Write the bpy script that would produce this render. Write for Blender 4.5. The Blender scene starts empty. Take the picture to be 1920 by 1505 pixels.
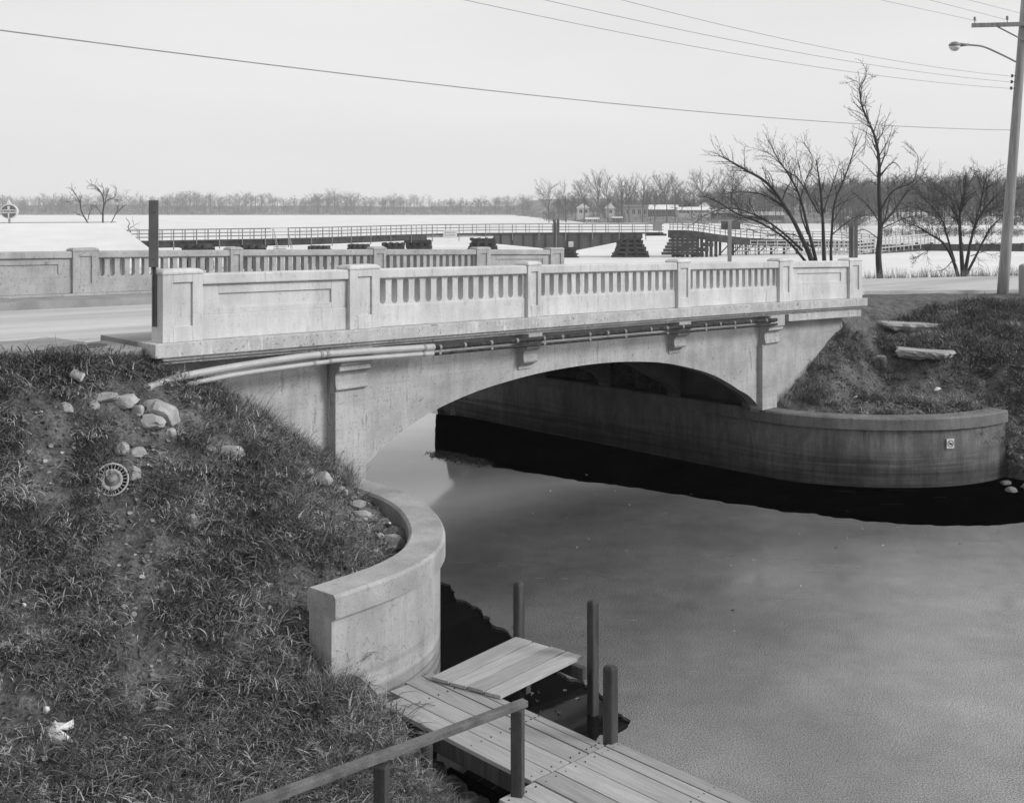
import bpy, bmesh, math, random
import numpy as np
from mathutils import Vector, noise, Matrix
random.seed(7); rng=np.random.default_rng(7)
C=bpy.context.scene
# ------------------------------------------------------------------ camera, world, sun, exposure
F=2130.0; HC=6.3; CX=960.0; HY=389.0
cam=bpy.data.cameras.new('camera'); co=bpy.data.objects.new('camera',cam); C.collection.objects.link(co)
cam.sensor_width=36; cam.lens=36*F/1920; cam.shift_y=-(752.5-HY)/1920; cam.clip_end=6000; cam.clip_start=.1
co.location=(0,0,HC); co.rotation_euler=(math.radians(90),0,0); C.camera=co
SUN_AZ=math.radians(107); SUN_EL=math.radians(31)   # azimuth clockwise from +Y
W=bpy.data.worlds.new("World"); C.world=W; W.use_nodes=True
nt=W.node_tree; nt.nodes.clear()
o_=nt.nodes.new('ShaderNodeOutputWorld'); bg=nt.nodes.new('ShaderNodeBackground'); bg.inputs[1].default_value=0.1
sk=nt.nodes.new('ShaderNodeTexSky'); sk.sky_type='NISHITA'; sk.sun_disc=False; sk.sun_elevation=SUN_EL; sk.sun_rotation=SUN_AZ
sk.air_density=1.0; sk.dust_density=4.0; sk.ozone_density=1.0
bw=nt.nodes.new('ShaderNodeRGBToBW'); mx=nt.nodes.new('ShaderNodeMath'); mx.operation='MULTIPLY_ADD'
mx.inputs[1].default_value=0.30; mx.inputs[2].default_value=7.15      # thin overcast veil over the clear sky
cl=nt.nodes.new('ShaderNodeTexNoise'); cl.inputs['Scale'].default_value=1.6; cl.inputs['Detail'].default_value=5
tc=nt.nodes.new('ShaderNodeTexCoord'); mp=nt.nodes.new('ShaderNodeMapping'); mp.inputs['Scale'].default_value=(1,1,5)
mr=nt.nodes.new('ShaderNodeMapRange'); mr.inputs[1].default_value=.3; mr.inputs[2].default_value=.7; mr.inputs[3].default_value=.93; mr.inputs[4].default_value=1.05
m2=nt.nodes.new('ShaderNodeMath'); m2.operation='MULTIPLY'
L=nt.links.new
L(sk.outputs[0],bw.inputs[0]); L(bw.outputs[0],mx.inputs[0]); L(tc.outputs['Generated'],mp.inputs[0]); L(mp.outputs[0],cl.inputs[0])
L(cl.outputs[0],mr.inputs[0]); L(mx.outputs[0],m2.inputs[0]); L(mr.outputs[0],m2.inputs[1]); L(m2.outputs[0],bg.inputs[0]); L(bg.outputs[0],o_.inputs[0])
sl=bpy.data.lights.new('sun','SUN'); sl.energy=2.3; sl.angle=math.radians(18); sl.color=(1,1,1)
so=bpy.data.objects.new('sun',sl); C.collection.objects.link(so)
sd=Vector((math.sin(SUN_AZ)*math.cos(SUN_EL),math.cos(SUN_AZ)*math.cos(SUN_EL),math.sin(SUN_EL)))
so.rotation_euler=sd.to_track_quat('Z','Y').to_euler(); so.location=sd*60
C.view_settings.view_transform='Standard'; C.view_settings.look='None'; C.view_settings.exposure=0.0; C.view_settings.gamma=1
C.view_settings.use_curve_mapping=False
C.render.engine='CYCLES'; C.render.resolution_x=1024; C.render.resolution_y=802
C.cycles.volume_bounces=2; C.cycles.max_bounces=6; C.cycles.diffuse_bounces=3; C.cycles.glossy_bounces=3; C.cycles.transparent_max_bounces=6
# ------------------------------------------------------------------ frames
TH=math.atan(2202/F); SN,CS=math.sin(TH),math.cos(TH); OX,OY=-4.886,15.89
def lw(s,v,z=0): return (OX+s*SN-v*CS, OY+s*CS+v*SN, z)          # bridge frame (along, across, up) to world
def wl(X,Y): dx,dy=X-OX,Y-OY; return dx*SN+dy*CS, -dx*CS+dy*SN
def at(px,py,Y): return ((px-CX)/F*Y, Y, HC-(py-HY)/F*Y)          # photograph position at a distance Y
ROTZ=math.atan2(CS,SN)
def zb(s): return 4.40-.01442*s-.000426*s*s                        # top of the bridge's edge course
# ------------------------------------------------------------------ materials (all grey: the photograph is black and white)
def nd(t,ty,**k):
    n=t.nodes.new(ty)
    for a,b in k.items(): setattr(n,a,b)
    return n
def mat(name,base,rough=.8,var=.2,scale=3.0,fine=40.0,fvar=.1,bump=.15,stretch=(1,1,1),rot=None,spots=0.0,spotscale=6,spotcol=.05,streak=0.0,pits=0.0,boards=0.0,runs=0.0,runcol=.6,band=None,metal=0.0,bdist=.01,ramp=(.35,.65)):
    m=bpy.data.materials.new(name); m.use_nodes=True; t=m.node_tree; b=t.nodes['Principled BSDF']
    b.inputs['Roughness'].default_value=rough; b.inputs['Metallic'].default_value=metal
    g=nd(t,'ShaderNodeNewGeometry'); mp=nd(t,'ShaderNodeMapping'); mp.inputs['Scale'].default_value=stretch
    t.links.new(g.outputs['Position'],mp.inputs[0])
    if rot is not None:
        mq=nd(t,'ShaderNodeMapping'); mq.inputs['Rotation'].default_value=(0,0,rot); t.links.new(g.outputs['Position'],mq.inputs[0]); t.links.new(mq.outputs[0],mp.inputs[0])
    def nz(sc,det=4,src=mp,ro=.6):
        n=nd(t,'ShaderNodeTexNoise'); n.inputs['Scale'].default_value=sc; n.inputs['Detail'].default_value=det; n.inputs['Roughness'].default_value=ro
        t.links.new(src.outputs[0],n.inputs[0]); return n
    def rng_(n,a,b_,lo,hi):
        r=nd(t,'ShaderNodeMapRange'); r.inputs[1].default_value=lo; r.inputs[2].default_value=hi; r.inputs[3].default_value=a; r.inputs[4].default_value=b_
        t.links.new(n.outputs[0],r.inputs[0]); return r
    def mul(a,c,op='MULTIPLY'):
        n=nd(t,'ShaderNodeMath',operation=op); t.links.new(a.outputs[0],n.inputs[0])
        if isinstance(c,(int,float)): n.inputs[1].default_value=c
        else: t.links.new(c.outputs[0],n.inputs[1])
        return n
    n1=nz(scale,6); n2=nz(fine,3)
    v=mul(rng_(n1,base*(1-var),base*(1+var),*ramp),rng_(n2,1-fvar,1+fvar,.3,.7))
    if streak:
        m3=nd(t,'ShaderNodeMapping'); m3.inputs['Scale'].default_value=(3.2,3.2,.5); t.links.new(g.outputs['Position'],m3.inputs[0])
        n3=nz(1.3,7,m3,.72); v=mul(v,rng_(n3,1-streak,1+streak*.7,.32,.68))
    if spots:
        n4=nz(spotscale,6,mp,.8); r=rng_(n4,1,0,.68-spots*.14,.80-spots*.14)
        mm=nd(t,'ShaderNodeMix'); mm.data_type='FLOAT'; mm.inputs[2].default_value=spotcol
        t.links.new(r.outputs[0],mm.inputs[0]); t.links.new(v.outputs[0],mm.inputs[3]); v=mm
    if boards:
        sb_=nd(t,'ShaderNodeSeparateXYZ'); t.links.new(g.outputs['Position'],sb_.inputs[0]); q1=mul(sb_,1/.21); 
        t.links.new(sb_.outputs[2],q1.inputs[0]); nq=nz(1.1,3); q2=mul(rng_(nq,-.12,.12,.3,.7),1.0); q3=mul(q1,q2,'ADD'); q4=nd(t,'ShaderNodeMath',operation='FRACT'); t.links.new(q3.outputs[0],q4.inputs[0])
        q5=rng_(q4,1-boards,1.0,.0,.16); nb=nz(2.3,3); q6=rng_(nb,0,1,.45,.62); mb_=nd(t,'ShaderNodeMix'); mb_.data_type='FLOAT'; t.links.new(q6.outputs[0],mb_.inputs[0]); mb_.inputs[2].default_value=1; t.links.new(q5.outputs[0],mb_.inputs[3]); v=mul(v,mb_)
    if pits:
        n5=nz(22,2,mp,.5); v=mul(v,rng_(n5,1,1-pits,.63,.69)); n6=nz(7,3,mp,.6); v=mul(v,rng_(n6,1,1-pits*.9,.66,.70))
    if runs:
        m4=nd(t,'ShaderNodeMapping'); m4.inputs['Scale'].default_value=(7,7,1.1); m4.inputs['Location'].default_value=(3,5,1); t.links.new(g.outputs['Position'],m4.inputs[0])
        n7=nz(1.5,7,m4,.8); r7=rng_(n7,0,abs(runs),.54,.64); m8=nd(t,'ShaderNodeMix'); m8.data_type='FLOAT'; m8.inputs[3].default_value=runcol
        n8=nz(.9,3); r8=rng_(n8,0,1,.42,.58); r9=mul(r7,r8); t.links.new(r9.outputs[0],m8.inputs[0]); t.links.new(v.outputs[0],m8.inputs[2]); v=m8
    if band:   # (z lowest, z highest, factor at the bottom): damp and algae stain above the water
        sp=nd(t,'ShaderNodeSeparateXYZ'); t.links.new(g.outputs['Position'],sp.inputs[0])
        ad=nd(t,'ShaderNodeMath',operation='MULTIPLY_ADD'); t.links.new(n1.outputs[0],ad.inputs[0]); ad.inputs[1].default_value=.5; t.links.new(sp.outputs[2],ad.inputs[2])
        r=nd(t,'ShaderNodeMapRange'); r.interpolation_type='SMOOTHSTEP'
        for i,q in enumerate((band[0],band[1],band[2],1.0)): r.inputs[i+1].default_value=q
        t.links.new(ad.outputs[0],r.inputs[0]); v=mul(v,r)
        mw=nd(t,'ShaderNodeMapping'); mw.inputs['Scale'].default_value=(.25,.25,9); t.links.new(g.outputs['Position'],mw.inputs[0]); nw=nz(1.0,4,mw,.65); rw=rng_(nw,.55,1.25,.38,.62)
        fr=nd(t,'ShaderNodeMapRange'); fr.inputs[1].default_value=.5; fr.inputs[2].default_value=1.0; fr.inputs[3].default_value=1; fr.inputs[4].default_value=0; t.links.new(sp.outputs[2],fr.inputs[0])
        mm2=nd(t,'ShaderNodeMix'); mm2.data_type='FLOAT'; t.links.new(fr.outputs[0],mm2.inputs[0]); mm2.inputs[2].default_value=1; t.links.new(rw.outputs[0],mm2.inputs[3]); v=mul(v,mm2)
    t.links.new(v.outputs[0],b.inputs['Base Color'])
    if bump:
        bp=nd(t,'ShaderNodeBump'); bp.inputs['Strength'].default_value=bump; bp.inputs['Distance'].default_value=bdist
        hh=nd(t,'ShaderNodeMath',operation='MULTIPLY_ADD'); t.links.new(n1.outputs[0],hh.inputs[0]); hh.inputs[1].default_value=2; t.links.new(n2.outputs[0],hh.inputs[2])
        t.links.new(hh.outputs[0],bp.inputs['Height']); t.links.new(bp.outputs[0],b.inputs['Normal'])
    b.inputs['Specular IOR Level'].default_value=.3
    m['v']=1
    return m
M={}
M['white']=mat('whitewashed concrete',.54,pits=.16,runs=.9,runcol=.33,var=.12,scale=1.3,fvar=.07,bump=.35,streak=.14,spots=.35,spotscale=5,spotcol=.30,fine=70)
M['ledge']=mat('weathered ledge concrete',.43,pits=.55,runs=1.0,runcol=.68,var=.16,scale=2.2,fvar=.08,bump=.3,streak=.16,spots=.5,spotscale=6,spotcol=.55)
M['spandrel']=mat('board marked concrete',.37,pits=.4,boards=.16,runs=.9,runcol=.21,var=.20,scale=.9,fvar=.08,bump=.4,streak=.16,spots=.25,spotscale=9,spotcol=.10,stretch=(1,1,1.6))
M['fargrey']=mat('grey weathered concrete',.35,pits=.4,runs=.7,runcol=.2,var=.14,scale=2.0,fvar=.08,bump=.3,streak=.10,spots=.1,spotcol=.2)
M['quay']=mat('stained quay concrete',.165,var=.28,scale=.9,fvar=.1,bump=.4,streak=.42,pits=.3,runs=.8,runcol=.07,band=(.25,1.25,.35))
M['quayL']=mat('pale quay concrete',.35,pits=.25,runs=.35,runcol=.2,var=.12,scale=1.3,fvar=.08,bump=.4,streak=.2,spots=.2,spotscale=12,spotcol=.12,band=(.2,.8,.6))
M['coping']=mat('coping concrete',.33,pits=.25,var=.2,scale=1.6,fvar=.12,bump=.5,spots=.35,spotscale=10,spotcol=.14)
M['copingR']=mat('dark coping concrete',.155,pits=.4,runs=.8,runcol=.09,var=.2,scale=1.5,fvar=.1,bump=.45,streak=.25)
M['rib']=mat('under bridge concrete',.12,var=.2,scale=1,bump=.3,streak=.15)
M['asphalt']=mat('pale worn road',.44,var=.20,scale=1.6,fvar=.10,bump=.25,stretch=(.05,.8,1),rot=-ROTZ,fine=60,bdist=.004,spots=.2,spotscale=2,spotcol=.3)
M['kerb']=mat('kerb concrete',.25,var=.15,scale=2,bump=.3)
M['dirt']=mat('bare dirt',.098,var=.45,scale=3.5,fine=24,fvar=.5,bump=1.0,bdist=.04,spots=.2,spotscale=14,spotcol=.13)
M['blade']=mat('dead grass blades',.20,var=.5,scale=14,fine=80,fvar=.3,bump=0,rough=.6,ramp=(.3,.7))
M['leaf']=mat('dead leaves',.16,var=.4,scale=20,bump=.2)
M['wood']=mat('weathered deck boards',.33,var=.13,scale=2.0,stretch=(9,.7,9),rot=-ROTZ,fine=30,fvar=.1,bump=.3,spots=.2,spotscale=14,spotcol=.12)
M['timber']=mat('dark creosoted post',.055,var=.35,scale=4,stretch=(3,3,.4),fine=50,fvar=.2,bump=.6)
M['railwood']=mat('rail board',.12,var=.3,scale=5,stretch=(1,1,2),bump=.5)
M['stone']=mat('fieldstone',.33,var=.18,scale=5,fine=50,fvar=.12,bump=.5,spots=.1,spotcol=.12)
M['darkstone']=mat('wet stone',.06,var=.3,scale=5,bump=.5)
M['pipe']=mat('galvanised pipe',.40,var=.08,scale=3,rough=.45,bump=.08)
M['pipedark']=mat('wrapped dark pipe',.035,var=.6,scale=9,fine=50,fvar=.3,bump=1,spots=.3,spotscale=22,spotcol=.15)
M['metal']=mat('dull grey metal',.22,var=.15,scale=5,rough=.5,bump=.1)
M['dmetal']=mat('dark steel',.05,var=.25,scale=4,rough=.55,bump=.15)
M['paint']=mat('white sign face',.62,var=.05,scale=4,bump=.05)
M['black']=mat('black sign paint',.02,var=.1,bump=0)
M['signback']=mat('grey sign back',.13,var=.12,scale=4,bump=.1)
M['snow']=mat('snow',.655,var=.09,scale=.05,fine=.8,fvar=.04,bump=.3,bdist=.15,rough=.7)
M['bark']=mat('bark',.045,var=.3,scale=6,bump=.5,stretch=(1,1,.4))
M['barkfar']=mat('far bark',.10,var=.3,scale=.05,bump=0)
M['pole']=mat('pole wood',.27,var=.22,scale=3,stretch=(4,4,.3),fine=30,fvar=.15,bump=.4)
M['brick']=mat('far wall grey',.11,var=.1,scale=.2,bump=0)
M['siding']=mat('far wall pale',.45,var=.05,scale=.2,bump=0)
M['roofd']=mat('far roof',.3,var=.15,scale=.3,bump=0)
M['glass']=mat('dark window glass',.03,var=.1,rough=.15,bump=0)
M['wire']=mat('wire',.3,var=.1,bump=0)
M['scrub']=mat('brush hill',.14,var=.5,scale=.05,fine=.35,fvar=.6,bump=0,spots=.8,spotscale=.06,spotcol=.6)
M['cloth']=mat('white rag',.7,var=.05,scale=8,bump=.3)
M['trest']=mat('trestle timber',.045,var=.45,scale=1.2,fine=8,fvar=.3,bump=.4)
M['whiterail']=mat('white painted rail',.46,var=.1,scale=1,bump=0)
def ice_mat():
    m=bpy.data.materials.new('thin frosted ice'); m.use_nodes=True; t=m.node_tree; b=t.nodes['Principled BSDF']
    g=nd(t,'ShaderNodeNewGeometry')
    def nz(sc,det,ro=.6,src=None):
        n=nd(t,'ShaderNodeTexNoise'); n.inputs['Scale'].default_value=sc; n.inputs['Detail'].default_value=det; n.inputs['Roughness'].default_value=ro
        t.links.new((src or g.outputs['Position']),n.inputs[0]); return n
    big=nz(.22,4,.55); fine=nz(60,2,.9)
    r1=nd(t,'ShaderNodeMapRange'); r1.inputs[1].default_value=.35; r1.inputs[2].default_value=.68; r1.inputs[3].default_value=.09; r1.inputs[4].default_value=.16
    t.links.new(big.outputs[0],r1.inputs[0])
    r2=nd(t,'ShaderNodeMapRange'); r2.inputs[1].default_value=.35; r2.inputs[2].default_value=.65; r2.inputs[3].default_value=.05; r2.inputs[4].default_value=2.3
    t.links.new(fine.outputs[0],r2.inputs[0])
    # ice colour darker towards the bridge, paler towards the near right
    dt=nd(t,'ShaderNodeVectorMath',operation='DOT_PRODUCT'); dt.inputs[1].default_value=(CS*.8+.35,-SN*.8-.1,0); t.links.new(g.outputs['Position'],dt.inputs[0])
    r3=nd(t,'ShaderNodeMapRange'); r3.inputs[1].default_value=-17; r3.inputs[2].default_value=-1; r3.inputs[3].default_value=.45; r3.inputs[4].default_value=1.5
    t.links.new(dt.outputs['Value'],r3.inputs[0])
    mid=nz(2.2,6,.7); r8=nd(t,'ShaderNodeMapRange'); r8.inputs[1].default_value=.35; r8.inputs[2].default_value=.68; r8.inputs[3].default_value=.92; r8.inputs[4].default_value=1.14; t.links.new(mid.outputs[0],r8.inputs[0])
    a=nd(t,'ShaderNodeMath',operation='MULTIPLY'); t.links.new(r1.outputs[0],a.inputs[0]); t.links.new(r2.outputs[0],a.inputs[1])
    a2=nd(t,'ShaderNodeMath',operation='MULTIPLY'); t.links.new(a.outputs[0],a2.inputs[0]); t.links.new(r8.outputs[0],a2.inputs[1])
    c=nd(t,'ShaderNodeMath',operation='MULTIPLY'); t.links.new(a2.outputs[0],c.inputs[0]); t.links.new(r3.outputs[0],c.inputs[1])
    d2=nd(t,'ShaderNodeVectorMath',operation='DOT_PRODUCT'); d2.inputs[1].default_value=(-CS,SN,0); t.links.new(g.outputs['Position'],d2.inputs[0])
    r4=nd(t,'ShaderNodeMapRange'); r4.interpolation_type='SMOOTHSTEP'; r4.inputs[1].default_value=15.5; r4.inputs[2].default_value=21.5; r4.inputs[3].default_value=0; r4.inputs[4].default_value=1  # paler ice under and past the bridge: sky glare put into its colour
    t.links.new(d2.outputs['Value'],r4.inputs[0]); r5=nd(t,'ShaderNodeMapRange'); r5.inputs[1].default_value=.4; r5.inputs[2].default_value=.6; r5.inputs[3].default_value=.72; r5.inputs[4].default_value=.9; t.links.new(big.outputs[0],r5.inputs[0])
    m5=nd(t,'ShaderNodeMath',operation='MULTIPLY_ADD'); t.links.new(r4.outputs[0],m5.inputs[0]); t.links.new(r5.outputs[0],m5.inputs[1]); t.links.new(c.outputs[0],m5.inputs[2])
    t.links.new(m5.outputs[0],b.inputs['Base Color'])
    mp=nd(t,'ShaderNodeMapping'); mp.inputs['Rotation'].default_value=(0,0,-.5); mp.inputs['Scale'].default_value=(.35,1.6,1); t.links.new(g.outputs['Position'],mp.inputs[0])
    st=nz(.9,4,.6,mp.outputs[0])
    rr=nd(t,'ShaderNodeMapRange'); rr.inputs[1].default_value=.35; rr.inputs[2].default_value=.7; rr.inputs[3].default_value=.12; rr.inputs[4].default_value=.30
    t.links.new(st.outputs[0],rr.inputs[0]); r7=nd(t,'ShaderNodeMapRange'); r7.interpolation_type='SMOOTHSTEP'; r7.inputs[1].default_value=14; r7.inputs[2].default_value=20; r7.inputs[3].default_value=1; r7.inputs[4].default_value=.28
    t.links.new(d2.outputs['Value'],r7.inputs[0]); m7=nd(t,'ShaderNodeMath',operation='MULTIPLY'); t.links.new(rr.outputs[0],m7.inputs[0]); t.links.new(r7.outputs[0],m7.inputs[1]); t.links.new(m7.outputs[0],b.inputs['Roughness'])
    b.inputs['IOR'].default_value=1.42
    bp=nd(t,'ShaderNodeBump'); bp.inputs['Strength'].default_value=.03; bp.inputs['Distance'].default_value=.01; t.links.new(st.outputs[0],bp.inputs['Height']); t.links.new(bp.outputs[0],b.inputs['Normal'])
    return m
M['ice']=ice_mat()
M['water']=mat('open water',.006,rough=.03,var=.1,scale=.5,fine=3,bump=.04,bdist=.01)
M['water'].node_tree.nodes['Principled BSDF'].inputs['IOR'].default_value=1.33
M['water'].node_tree.nodes['Principled BSDF'].inputs['Specular IOR Level'].default_value=.5
# ------------------------------------------------------------------ mesh helpers
class MB:
    def __init__(s): s.v=[]; s.f=[]
    def add(s,vs,fs):
        n=len(s.v); s.v+= [tuple(q) for q in vs]; s.f+=[tuple(n+i for i in f) for f in fs]; return s
    def hexa(s,p):   # 8 points: bottom 4 ccw, top 4
        return s.add(p,[(3,2,1,0),(4,5,6,7),(0,1,5,4),(1,2,6,5),(2,3,7,6),(3,0,4,7)])
    def box(s,c,d,rz=0,rx=0):
        R=Matrix.Rotation(rz,3,'Z')@Matrix.Rotation(rx,3,'X'); c=Vector(c); p=[]
        for z in (-.5,.5):
            for x,y in ((-.5,-.5),(.5,-.5),(.5,.5),(-.5,.5)): p.append(c+R@Vector((x*d[0],y*d[1],z*d[2])))
        return s.hexa(p)
    def lbox(s,s0,s1,v0,v1,z0,z1):   # bridge frame; z may be a pair (at s0, at s1)
        a0,a1=z0 if isinstance(z0,tuple) else (z0,z0); b0,b1=z1 if isinstance(z1,tuple) else (z1,z1)
        return s.hexa([lw(s0,v0,a0),lw(s1,v0,a1),lw(s1,v1,a1),lw(s0,v1,a0),lw(s0,v0,b0),lw(s1,v0,b1),lw(s1,v1,b1),lw(s0,v1,b0)])
    def prism(s,pts,ext):            # closed outline of 3D points, extruded by a vector
        n=len(pts); e=Vector(ext); q=[Vector(p) for p in pts]
        return s.add(q+[p+e for p in q],[tuple(range(n)),tuple(range(2*n-1,n-1,-1))]+[(i,i+n,(i+1)%n+n,(i+1)%n) for i in range(n)])
    def tube(s,path,rad,k=8,cap=True,twist=0):
        P=[Vector(p) for p in path]; n=len(P)
        R=rad if isinstance(rad,(list,tuple)) else [rad]*n
        vs=[];ref=None
        for i,p in enumerate(P):
            d=(P[min(i+1,n-1)]-P[max(i-1,0)]).normalized()
            if ref is None: ref=Vector((0,0,1)) if abs(d.z)<.8 else Vector((1,0,0))
            a=d.cross(ref).normalized(); b=d.cross(a).normalized(); ref=b if False else ref
            for j in range(k):
                t=twist+2*math.pi*j/k; vs.append(p+a*(math.cos(t)*R[i])+b*(math.sin(t)*R[i]))
        fs=[(i*k+j,i*k+(j+1)%k,(i+1)*k+(j+1)%k,(i+1)*k+j) for i in range(n-1) for j in range(k)]
        if cap: fs+= [tuple(range(k-1,-1,-1)),tuple((n-1)*k+j for j in range(k))]
        return s.add(vs,fs)
    def lathe(s,prof,c,axis=(0,0,1),k=16,caps=True):   # prof: (radius, height)
        q=Vector(axis).to_track_quat('Z','Y'); c=Vector(c); vs=[]
        for r,h in prof:
            for j in range(k): t=2*math.pi*j/k; vs.append(c+q@Vector((r*math.cos(t),r*math.sin(t),h)))
        n=len(prof); fs=[(i*k+j,i*k+(j+1)%k,(i+1)*k+(j+1)%k,(i+1)*k+j) for i in range(n-1) for j in range(k)]
        if caps: fs+=[tuple(range(k-1,-1,-1)),tuple((n-1)*k+j for j in range(k))]
        return s.add(vs,fs)
    def build(s,name,m,parent=None,smooth=False,bevel=0,loc=None):
        me=bpy.data.meshes.new(name); o=bpy.data.objects.new(name,me)
        base=Vector((0,0,0))
        if parent is not None:
            o.parent=parent; base=wloc(parent)
        elif loc is not None: base=Vector(loc); o.location=base
        me.from_pydata([Vector(v)-base for v in s.v],[],s.f)
        if smooth:
            me.polygons.foreach_set('use_smooth',[True]*len(me.polygons))
        bm=bmesh.new(); bm.from_mesh(me); bmesh.ops.recalc_face_normals(bm,faces=bm.faces); bm.to_mesh(me); bm.free()
        me.materials.append(m); C.collection.objects.link(o)
        if bevel:
            b=o.modifiers.new('bevel','BEVEL'); b.width=bevel; b.segments=2; b.limit_method='ANGLE'; b.angle_limit=math.radians(40)
        return o
def wloc(o):
    l=Vector(o.location)
    while o.parent: o=o.parent; l=l+Vector(o.location)
    return l
def tag(o,label=None,cat=None,group=None,kind=None):
    if label: o['label']=label
    if cat: o['category']=cat
    if group: o['group']=group
    if kind: o['kind']=kind
    return o
def thing(name,loc,label,cat,group=None):
    o=bpy.data.objects.new(name,None); C.collection.objects.link(o); o.location=loc; o.empty_display_size=.2
    return tag(o,label,cat,group)
def struct(name,mb,m,**k): return tag(mb.build(name,m,**k),kind='structure')
def interp(pts,n):   # Catmull-Rom through points, n steps a span
    P=[Vector(p) for p in pts]; out=[]
    for i in range(len(P)-1):
        a=P[max(i-1,0)];b=P[i];c=P[i+1];d=P[min(i+2,len(P)-1)]
        for k in range(n):
            t=k/n; out.append(.5*((2*b)+(c-a)*t+(2*a-5*b+4*c-d)*t*t+(3*b-a-3*c+d)*t**3))
    out.append(P[-1]); return out
# ------------------------------------------------------------------ quay wall lines (bridge frame)
V_L=[16,14.5,13.5,12.3,11.2,10.5,.3,-.3,-.9,-1.5,-2.15,-2.8,-3.32,-3.72,-3.98,-4.10]
S_L=[0.,1.3,2.3,3.2,3.58,3.64,3.64,3.64,3.60,3.46,3.18,2.78,2.33,1.78,1.05,.03]
V_R=[14.9,14.5,13.7,12.5,11.4,10.6,.4,-.2,-.8,-1.5,-2.2,-2.8,-3.3,-3.6,-3.75,-3.80]
S_R=[18.6,17.9,16.7,15.7,15.25,15.14,15.14,15.17,15.3,15.62,16.1,16.7,17.4,18.1,18.7,19.25]
def quay_line(S,V,n=3):
    out=[];k=V.index(.3) if .3 in V else V.index(.4)
    p=interp([(a,b,0) for a,b in zip(S[:k],V[:k])],n); out=[(q.x,q.y) for q in p]
    for i in range(1,6): out.append((S[k-1]+(S[k]-S[k-1])*i/6,V[k-1]+(V[k]-V[k-1])*i/6))
    p=interp([(a,b,0) for a,b in zip(S[k:],V[k:])],n); return out+[(q.x,q.y) for q in p]
def offs(line,d):
    out=[]
    for i,(a,b) in enumerate(line):
        a0,b0=line[max(i-1,0)]; a1,b1=line[min(i+1,len(line)-1)]
        dx,dy=a1-a0,b1-b0; l=math.hypot(dx,dy) or 1; out.append((a-dy/l*d, b+dx/l*d))
    return out
QL=quay_line(S_L,V_L); QR=quay_line(S_R,V_R)
def sc_L(v): return np.interp(v,[-3.9,-3.75,-3.5,-3.1,-2.6,-2.0,-1.4,-.8,-.2,11,12.3,13.5,14.5,16,26],[.0,1.0,1.6,2.15,2.6,2.95,3.2,3.33,3.37,3.35,2.9,2.0,1.0,-.3,-4])
def sc_R(v): return np.interp(v,[-3.62,-3.5,-3.25,-2.8,-2.2,-1.5,-.8,-.2,10.6,11.4,12.5,13.7,14.5,14.9,15.5,18,24],[19.2,18.4,17.8,17.0,16.45,15.95,15.65,15.5,15.5,15.6,16.05,17.05,18.2,19.1,20.5,24,30])
# ------------------------------------------------------------------ terrain
def tps(P,Z,lam=1e-3):
    P=np.array(P,float);Z=np.array(Z,float);n=len(P)
    def U(r2): return np.where(r2>0,r2*np.log(np.maximum(r2,1e-12)),0)
    D=((P[:,None]-P[None])**2).sum(-1); K=U(D)+lam*np.eye(n); A=np.zeros((n+3,n+3)); A[:n,:n]=K; A[:n,n]=1; A[:n,n+1:]=P; A[n,:n]=1; A[n+1:,:n]=P.T
    w=np.linalg.solve(A,np.concatenate([Z,np.zeros(3)]))
    return lambda q:(U(((q[:,None]-P[None])**2).sum(-1))@w[:n]+w[n]+q@w[n+1:])
LP=[(-2,.0,4.22),(-1,-.05,4.12),(-.3,-.1,3.95),(.3,.2,3.84),(.7,.3,3.76),(1.0,.3,3.55),(1.67,.3,3.09),(2.44,.3,2.53),(3.04,.3,2.19),(3.5,.3,1.9),
 (-4,.1,4.25),(-7,.1,4.3),(-12,.1,4.3),(-2,.8,4.3),(-6,.8,4.3),(0,.8,4.2),(-11,.9,4.3),
 (-1,-1,3.35),(-3,-1,3.4),(-7,-1,3.45),(-12,-1,3.5),(-1,-2,2.5),(-3,-2,2.5),(-7,-2,2.6),(-12,-2,2.6),(-.6,-3,1.75),(-2.4,-3,1.65),(-7,-3,1.7),(-12,-3,1.8),
 (.2,-1.4,3.02),(.25,-2.3,2.2),(1.2,-.5,3.0),(1.2,-1.4,2.5),(2,-.5,2.45),(2,-1.3,1.95),(2.6,-.6,2.0),(2.9,-.2,1.95),(3.1,-.6,1.8),(2.8,-1.3,1.72),(2.3,-1.9,1.72),(2.2,-2.2,1.70),(1.7,-2.1,1.75),(1.5,-2.7,1.62),(.8,-3.2,1.5),(1.0,-2.3,1.95),
 (.1,-3.2,1.4),(-.1,-3.7,1.15),(0.0,-4.1,.9),(.5,-4.35,.6),(-1.8,-3.6,1.13),(-3.6,-3.9,.9),(-7,-4.2,.9),(-.8,-4.3,.8),
 (.1,-5,.55),(.0,-5.6,.42),(-1.1,-5.45,.6),(-3,-5.5,.65),(-7,-6,.7),(1.0,-4.35,-.3),(1.4,-4.3,-.5),(.8,-4.7,.0),(.6,-5.4,-.05),(.3,-6.3,.02),(-.2,-6.8,.15),(-.9,-7,.35),(1.2,-5,-.4),(1.2,-7,-.5),(-.2,-8.5,.0),(-2,-9,.4),(-7,-9,.6),(1,-9,-.5)]
fL=tps([p[:2] for p in LP],[p[2] for p in LP])
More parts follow.
